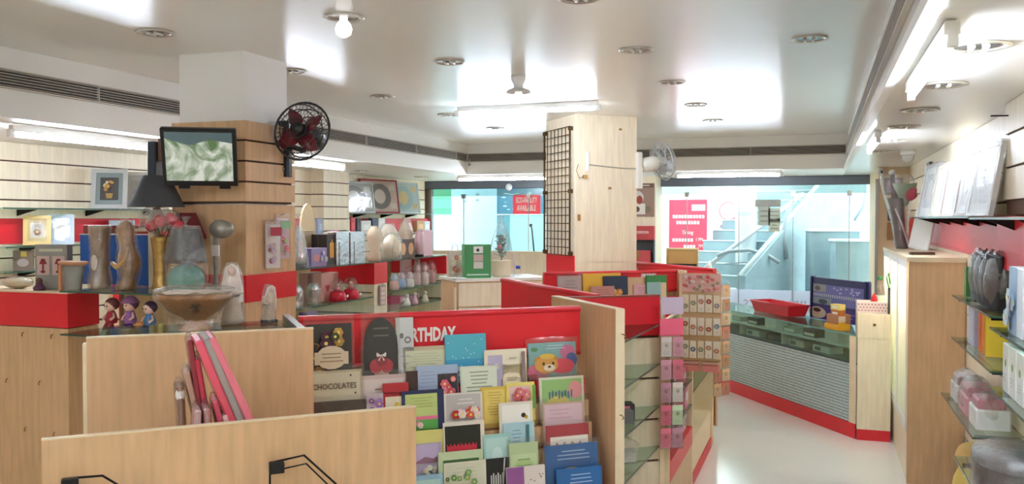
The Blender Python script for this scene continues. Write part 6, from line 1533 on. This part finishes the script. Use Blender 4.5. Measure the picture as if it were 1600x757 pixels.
for i, (col, lab) in enumerate(((236, 196, 60), 'yellow carton at the bottom of the small stack in the yellow tray') and [((236, 196, 60), 'yellow carton at the bottom of the small stack in the yellow tray'), ((226, 214, 190), 'cream carton second from the bottom of the stack in the yellow tray'), ((206, 120, 50), 'orange carton third in the stack in the yellow tray'), ((240, 220, 130), 'pale yellow carton topmost in the stack in the yellow tray')]):
    carton('stacked_carton', lab, (base[0] - .02, base[1], .891 + .052 * i), krz + .06 * i, .11, .07, .05, col, lambda k, w, h: k.rect(-w * .3, h * .3, w * .3, h * .7, (240, 236, 226)))
# on the pedestal
t = thing('dotted_basket', 'white basket with pink dots on the pedestal', 'basket', (.425, 8.18, 1.061)); MB().bbox(-.12, -.12, 0, .12, .10, .09, .006).build('basket', M((236, 222, 216)), t)
k = Ink()
for i in range(9):
    for j in range(3): k.disc(-.105 + .026 * i + .013 * (j % 2), .02 + .025 * j, .006, .006, (196, 90, 100), 8)
k.build('printed_dots', t, (0, -.1204, 0)); MB().lathe([(.03, .09), (.02, .13), (.004, .16)], 14, cx=.02, cy=-.03).build('red_cone', M((214, 40, 56)), t)
t = thing('drink_bottle', 'clear bottle with a green cap and label on the pedestal', 'bottle', (.50, 8.34, 1.061)); MB().lathe([(.04, 0), (.042, .02), (.042, .16), (.03, .2), (.014, .24), (.014, .26)], 18).build('bottle', clear_mat('globe_glass', (246, 240, 238), .12, .02), t); MB().lathe([(.043, .06), (.043, .13)], 18, cap=False).build('label', M((206, 226, 206)), t); MB().lathe([(.018, .261), (.018, .29)], 14).build('cap', M((50, 150, 90)), t)
t = thing('card_machine', 'dark grey upright device with a green cable beside the pedestal', 'device', (.56, 8.0, 1.061)); MB().bbox(-.018, -.02, .0, -.001, .04, .22, .005).build('body', M((58, 60, 68), .4), t); MB().tube([(-.012, .0, .22), (-.03, 0, .3), (-.015, 0, .34), (-.002, 0, .25)], .006, 6).build('cable', M((60, 150, 80)), t); MB().box(-.015, -.0215, .08, -.004, -.0205, .2).build('screen', M((90, 94, 104), .2), t)

# ================================================================== BEHIND THE COUNTER
pp = thing('poster', 'brown pictorial poster on the wood pier between the shop windows', 'poster', (-2.34, 12.345, 1.78)); B(-.185, -.012, .1, .185, 0, .56).build('sheet', M((150, 120, 106)), pp)
k = Ink(); k.rect(-.18, .50, .18, .555, (110, 80, 70)); k.disc(-.06, .36, .10, .10, (206, 196, 190)); k.rect(-.12, .13, .06, .28, (226, 216, 206)); k.disc(-.02, .33, .045, .06, (150, 60, 50)); k.disc(-.05, .2, .035, .04, (90, 70, 60)); k.disc(.1, .2, .04, .05, (120, 110, 90)); k.lines(-.16, .51, .14, .55, 1, (206, 196, 180), .4); k.build('printed_front', pp, (0, -.0124, 0))
rs = thing('pier_rack', 'narrow red-topped literature rack on the wood pier', 'rack', (-2.34, 12.335, .9)); B(-.2, -.10, .66, .2, -.001, .85).build('red_sign', M((186, 66, 70)), rs); lettering('ENCORPION', .055, PAPERW, rs, (-.0, -.1015, .76), sx=.8)
B(-.2, -.10, .20, .2, -.001, .212).build('shelf', EDGEG, rs); B(-.2, -.10, 0, -.19, -.001, .66).build('side', DARK, rs); B(.19, -.10, 0, .2, -.001, .66).build('side', DARK, rs); B(-.19, -.008, .0, .19, -.001, .65).build('back', DARK, rs)
carton('red_folder', 'red and orange leaflet pack on the pier rack', (-2.30, 12.25, 1.113), 0, .22, .04, .3, (190, 70, 76), lambda k, w, h: (k.disc(-w * .3, h * .8, w * .2, h * .2, (160, 96, 60)), k.lines(-w * .2, h * .1, w * .4, h * .4, 3, (226, 200, 196), .3)))
tb = thing('wooden_organiser', 'open wooden desk organiser with white boxes inside by the poster window', 'organiser', (-1.66, 11.6, 1.05), .1)
for a in ((-.2, 0, -.185, .42), (.185, 0, .2, .42)): B(a[0], -.12, a[1], a[2], .12, a[3]).build('side', M((222, 190, 130)), tb)
B(-.185, -.12, .40, .185, .12, .42).build('top', M((222, 190, 130)), tb); B(-.185, -.12, .20, .185, .12, .214).build('shelf', M((60, 44, 36)), tb); B(-.185, .1, 0, .185, .12, .4).build('back', M((206, 166, 100)), tb)
B(-.18, -.118, .225, .18, -.1, .395).build('drawer_front', M((206, 160, 96)), tb)
for x in (-.17, .02): B(x, -.11, .01, x + .15, .09, .11).build('white_box', PAPERW, tb); 
ch = thing('office_chair', 'dark-framed chair with brown padded back panels behind the red wings', 'chair', (-1.62, 11.0, 0), .1)
for x in (-.30, -.12, .05, .30): B(x - .012, -.012, .45, x + .012, .02, 1.16).build('back_post', M((60, 40, 34)), ch)
B(-.312, -.014, 1.16, .312, .022, 1.185).build('top_rail', M((50, 36, 32)), ch)
for a, b_ in ((-.288, -.132), (-.108, .038), (.062, .288)): B(a, -.004, .6, b_, .014, 1.158).build('back_panel', M((160, 96, 72), .6), ch)
B(-.312, -.45, .40, .312, .0, .46).build('seat', M((150, 90, 70), .6), ch)
for x in (-.29, .29):
    for y in (-.42, .0): B(x - .018, y - .018, 0, x + .018, y + .018, .399).build('leg', M((50, 36, 32)), ch)
tbl = thing('back_desk', 'plain desk behind the counter carrying the wooden organiser', 'desk', (-1.66, 11.6, 0), .1); B(-.4, -.2, 1.02, .4, .2, 1.048).build('top', WOOD, tbl)
for x in (-.38, .38):
    for y in (-.18, .18): B(x - .02, y - .02, 0, x + .02, y + .02, 1.019).build('leg', WOOD, tbl)
q = at_y(1081, 385, 11.6); t = thing('paper_roll', 'white tapering paper bundle beside the wooden organiser', 'paper', (-1.32, 11.62, 1.049)); MB().lathe([(.06, 0), (.055, .08), (.03, .2), (.012, .26)], 14, wob=.06).build('paper', PAPERW, t); MB().lathe([(.05, .1), (.052, .12), (.05, .14)], 14, cap=False).build('band', M((206, 206, 214)), t)
bn = thing('window_banner', 'white banner with the shop name seen reversed at the foot of the right window', 'banner', (-.38, YB + .066, 0)); B(-1.0, 0, .36, .76, .006, .86).build('sheet', translucent('banner_vinyl', (240, 236, 246)), bn)
lettering("HIRWANI'S", .19, M((214, 176, 190)), bn, (-.15, -.002, .65), sx=1.0, mirror=True); lettering('By', .13, M((206, 196, 206)), bn, (.52, -.002, .63), sx=1.0, mirror=True)

# ================================================================== OUTSIDE
gr = struct(B(-12, YB + .2, -.12, 8, 30, -.02).build('floor', mat('pavement', (196, 200, 200), .6, var=.06)))
CONC = mat('concrete_blue_grey', (146, 168, 174), .7, var=.12, scale=4)
CONCW = mat('pale_nosing', (232, 240, 240), .5)
sd = np.array([.45, .893]); sn = np.array([.893, -.45]); srz = math.atan2(sn[1], sn[0])
S0 = np.array([-.98, 13.45])      # right foot of the stair in plan
stt = thing('outdoor_stairs', 'wide grey concrete outdoor stairs climbing beyond the right window', 'stairs', (S0[0], S0[1], 0), srz)
for i in range(2, 15):
    y = .28 * i - .8; z = .5 + .165 * (i)
    B(-1.35, y, 0 if i < 4 else z - .6, .0, y + .29, z).build('step', CONC, stt); B(-1.35, y - .012, z + .0005, .0, y + .05, z + .014).build('step_nosing', CONCW, stt)
stg = MB().add([(0, -.3, 0), (.14, -.3, 0), (.14, 3.6, 0), (0, 3.6, 0), (0, -.3, .62 + .7 * .589), (.14, -.3, .62 + .7 * .589), (.14, 3.6, .62 + 4.6 * .589), (0, 3.6, .62 + 4.6 * .589)], [(0, 3, 2, 1), (4, 5, 6, 7), (0, 1, 5, 4), (1, 2, 6, 5), (2, 3, 7, 6), (3, 0, 4, 7)]).build('stringer_wall', CONC, stt)
MB().tube([(.07, -.3, .63 + .7 * .589), (.07, 3.6, .63 + 4.6 * .589)], .03, 8).build('stringer_cap', CONCW, stt)
hr = thing('hoop_railing', 'grey tubular stair handrail with sweeping hoops', 'railing', (0, 0, 0))
def wpt(px, py, Y): q = at_y(px, py, Y); return tuple(float(v) for v in q)
GT = M((150, 160, 166), .4)
MB().tube([wpt(1095, 425, 13.6), wpt(1180, 360, 14.2), wpt(1255, 303, 14.9)], .035, 8).build('straight_rail', M((190, 190, 196), .4), hr)
MB().tube([wpt(1229, 405, 14.1), wpt(1224, 370, 14.1), wpt(1228, 340, 14.2), wpt(1238, 318, 14.3), wpt(1250, 303, 14.4)], .035, 8).build('hoop', GT, hr)
MB().tube([wpt(1120, 400, 13.7), wpt(1140, 393, 13.7), wpt(1170, 391, 13.7), wpt(1197, 398, 13.7), wpt(1218, 411, 13.7)], .03, 8).build('hoop', GT, hr)
MB().tube([wpt(1132, 413, 13.8), wpt(1165, 410, 13.8), wpt(1200, 424, 13.8)], .012, 6).build('hoop', GT, hr)
MB().tube([wpt(1243, 392, 14.6), wpt(1242, 360, 14.6), wpt(1252, 330, 14.7), wpt(1272, 312, 14.8)], .008, 6).build('hoop', GT, hr)
MB().tube([wpt(1335, 345, 15.6), wpt(1350, 322, 15.6), wpt(1353, 300, 15.6)], .02, 6).build('hoop', GT, hr)
def block(label, px0, px1, ytop, Y, dpt, cap=True):
    a = at_y(px0, ytop, Y); b_ = at_y(px1, ytop, Y); z = float((a[2] + b_[2]) / 2)
    t = thing('masonry_block', label, 'wall', (float(a[0]), Y, 0), .18); w = float(b_[0] - a[0])
    B(0, 0, 0, w, dpt, z).build('block', CONC, t); B(-.02, -.02, z, w + .02, dpt + .02, z + .03).build('coping', CONCW if cap else CONC, t); return t
block('tall grey masonry pier beside the outdoor stairs', 1268, 1345, 362, 13.9, .5)
block('lower grey masonry wall with bright coping nearest the right window edge', 1306, 1400, 378, 13.3, .4)
rdp = thing('round_post', 'pale round post with faint bands among the outdoor stairs', 'post', tuple(wpt(1165, 400, 14.3)[:2]) + (0,)); MB().lathe([(.16, 0), (.16, 4.2)], 24).build('shaft', M((226, 232, 234), .4), rdp)
for z in (2.3, 1.9): MB().lathe([(.163, z), (.163, z + .06)], 24, cap=False).build('band', M((190, 216, 216)), rdp)
a = at_y(1045, 390, 14.9); b_ = at_y(1105, 312, 14.9)
rp_ = thing('red_poster', 'large red poster with white lines of lettering outside the right window', 'poster', (float(a[0]), 14.9, 0)); w = float(b_[0] - a[0]); h = float(b_[2] - a[2])
B(0, 0, float(a[2]) - .1, w, .006, float(b_[2])).build('board', translucent('red_vinyl', (240, 118, 142)), rp_); z0 = float(a[2])
for sx_, zz, s, txt in ((.5, .34, .10, 'Timing:'), (.80, .2, .09, '1 PM'), (.84, .07, .09, 'PM')):
    lettering(txt, s * .9, PAPERW, rp_, (w * sx_, -.002, z0 + h * zz), sx=.72)
k = Ink(); WT = (250, 246, 246); k.rect(w * .6, z0 + h * .78, w * .95, z0 + h * .9, WT)
for zz, x0_, x1_ in ((.66, .1, .95), (.54, .2, .82), (.19, .1, .66), (.06, .4, .72)):
    n_ = int((x1_ - x0_) * 14)
    for i in range(n_): k.rect(w * (x0_ + (x1_ - x0_) * i / n_), z0 + h * (zz - .032), w * (x0_ + (x1_ - x0_) * (i + .72) / n_), z0 + h * (zz + .032), WT)
k.build('printed_lines', rp_, (0, -.001, 0))
for x in (.05, w - .05): MB().tube([(x, .05, 0), (x, .05, z0)], .02, 6).build('leg', ALU, rp_)
bwd = thing('white_hoarding', 'white hoarding with a round pink seal outside behind the red poster', 'hoarding', (-4.2, 15.4, 0)); B(0, 0, 0, 2.72, .006, 2.45).build('board', translucent('white_vinyl', (246, 246, 248)), bwd)
q = at_y(1138, 330, 15.4); k = Ink(); cx_ = float(q[0]) + 4.2; k.disc(cx_, float(q[2]), .16, .16, (222, 140, 150), 24); k.disc(cx_, float(q[2]), .135, .135, (244, 226, 228), 24); k.lines(cx_ - .09, float(q[2]) - .09, cx_ + .09, float(q[2]) + .09, 4, (214, 150, 156), .3)
for i in range(3): k.disc(cx_ - .11 + .11 * i, float(q[2]) - .26, .03, .035, (170, 160, 170), 8)
k.build('printed_seal', bwd, (0, -.001, 0))
for i, (px, py, w_, h_) in enumerate(((1200, 318, .34, .10), (1194, 338, .16, .26), (1210, 337, .16, .20), (1210, 352, .15, .18))):
    q = at_y(px, py, 12.9); t = thing('window_notice', ['wide beige notice taped on the right window', 'tall beige notice taped on the left below the wide one', 'beige notice taped on the right below the wide one', 'cream notice lowest on the right window'][i], 'notice', (float(q[0]), 12.88, float(q[2]))); B(-w_ / 2, -.004, -h_ / 2, w_ / 2, 0, h_ / 2).build('sheet', M([(200, 176, 170), (222, 206, 196), (226, 210, 196), (236, 220, 196)][i]), t)
    k = Ink(); k.lines(-w_ * .4, -h_ * .4, w_ * .4, h_ * .4, 3, (176, 150, 144), .3); k.build('printed_front', t, (0, -.0044, 0))
far = struct(B(-12, 24, -.1, 10, 24.2, 5.0).build('wall_outside', M((226, 234, 236), .7)))
# left window view
a = at_y(705, 300, 13.9); b_ = at_y(757, 300, 13.9)
cp = thing('outdoor_pillar', 'broad pale blue pillar outside the left window', 'pillar', (float(a[0]), 13.9, 0)); B(0, 0, 0, float(b_[0] - a[0]), .6, 4.2).build('shaft', M((170, 206, 222), .5), cp); B(-.02, -.02, 0, float(b_[0] - a[0]) + .02, .62, .2).build('base', M((150, 186, 200)), cp)
k = Ink()
for px, py in ((726, 305), (726, 315), (746, 304), (746, 313)): q = at_y(px, py, 13.9); k.disc(float(q[0] - a[0]), float(q[2]), .035, .02, (120, 140, 150), 8)
k.build('printed_marks', cp, (0, -.001, 0))
q0 = at_y(683, 390, 15.0); q1 = at_y(706, 335, 15.0)
shu = thing('roller_shutter', 'grey roller shutter beside the pale blue pillar', 'shutter', (float(q0[0]) - .3, 15.0, 0)); ws = float(q1[0] - q0[0]) + .9
sl_ = MB().add([(0, 0, 0), (ws, 0, 0), (ws, 0, .07), (0, 0, .07), (0, .02, .035), (ws, .02, .035)], [(0, 1, 5, 4), (4, 5, 2, 3)]).mesh('shutter_slat', M((172, 190, 190), .4, .2))
sl_ = MB().box(0, 0, .004, ws, .03, .07).mesh('shutter_slat', M((172, 190, 190), .4, .2))
for i in range(28): link('shutter_slat', sl_, shu, (0, (i % 2) * .006, .075 * i))
gsn = thing('green_sign', 'green shop sign above the grey roller shutter', 'sign', (float(q0[0]) - .35, 14.95, 0)); B(0, 0, float(q1[2]), ws + .1, .06, 2.45).build('board', M((64, 150, 110), .4), gsn); B(.2, -.01, float(q1[2]) + .1, ws - .2, -.001, 2.2).build('panel', M((80, 164, 124)), gsn)
a = at_y(760, 335, 15.2); b_ = at_y(850, 302, 15.2)
dsf = thing('opposite_shopfront', 'dim blue-green shopfront with lights across from the left window', 'shopfront', (float(a[0]), 15.2, 0)); wf_ = float(b_[0] - a[0])
B(0, 0, float(a[2]), wf_ + .5, .3, 2.6).build('fascia', M((76, 120, 140), .4), dsf); B(0, .02, 0, wf_ * .4, .3, float(a[2]) - .01).build('dark_door', M((104, 150, 160), .3), dsf); B(wf_ * .4, .03, 0, wf_ + .5, .3, float(a[2]) - .01).build('glass_screen', M((170, 206, 210), .2), dsf)
k = Ink()
for i in range(26): k.rect(*(lambda x, z: (x, z, x + random.uniform(.03, .12), z + .02))(random.uniform(.05, wf_ * .8), random.uniform(float(a[2]) + .03, 2.3)), random.choice([(150, 200, 210), (110, 160, 176), (190, 220, 222)]))
k.build('printed_lights', dsf, (0, -.001, 0))
a = at_y(802, 335, 12.92); b_ = at_y(845, 304, 12.92)
es = thing('red_sign', 'red sign with white capitals hanging in the left window', 'sign', (float(a[0] + b_[0]) / 2, 12.905, float(a[2]))); w = float(b_[0] - a[0]); h = float(b_[2] - a[2]); B(-w / 2, -.006, 0, w / 2, 0, h).build('board', translucent('red_sign_film', (240, 112, 128)), es)
lettering('ECO-FACILITY', h * .40, PAPERW, es, (0, -.008, h * .70), sx=.44, bold=.003); lettering('AVAILABLE', h * .40, PAPERW, es, (0, -.008, h * .30), sx=.52, bold=.003)
for x in (-w * .3, w * .3): MB().tube([(x, -.003, h), (x, -.003, h + .12)], .003, 5).build('hanging_wire', ALU, es)
q = at_y(796, 293, 12.78); t = thing('round_badge', 'round blue and white badge on the window head beam', 'badge', (float(q[0]), 12.765, float(q[2]))); MB().lathe([(.055, 0), (.055, .01), (.001, .014)], 20).xform(Matrix.Rotation(PI / 2, 4, 'X')).build('disc', M((236, 238, 244)), t); MB().lathe([(.062, .0), (.056, .012)], 20, cap=False).xform(Matrix.Rotation(PI / 2, 4, 'X')).build('ring', M((90, 96, 170)), t)
q = at_y(840, 420, 12.9)
t = thing('door_handle', 'long thin dark pull handle on the left window glass', 'handle', (float(at_y(832, 360, 12.82)[0]), 12.82, 0)); MB().tube([(0, 0, 1.15), (0.05, -.03, 1.2), (.0, -.03, 1.7), (-.03, 0, 1.75)], .012, 8).build('bar', DARK, t); MB().box(-.05, .0, 1.73, -.01, .025, 1.77).build('mount', DARK, t)
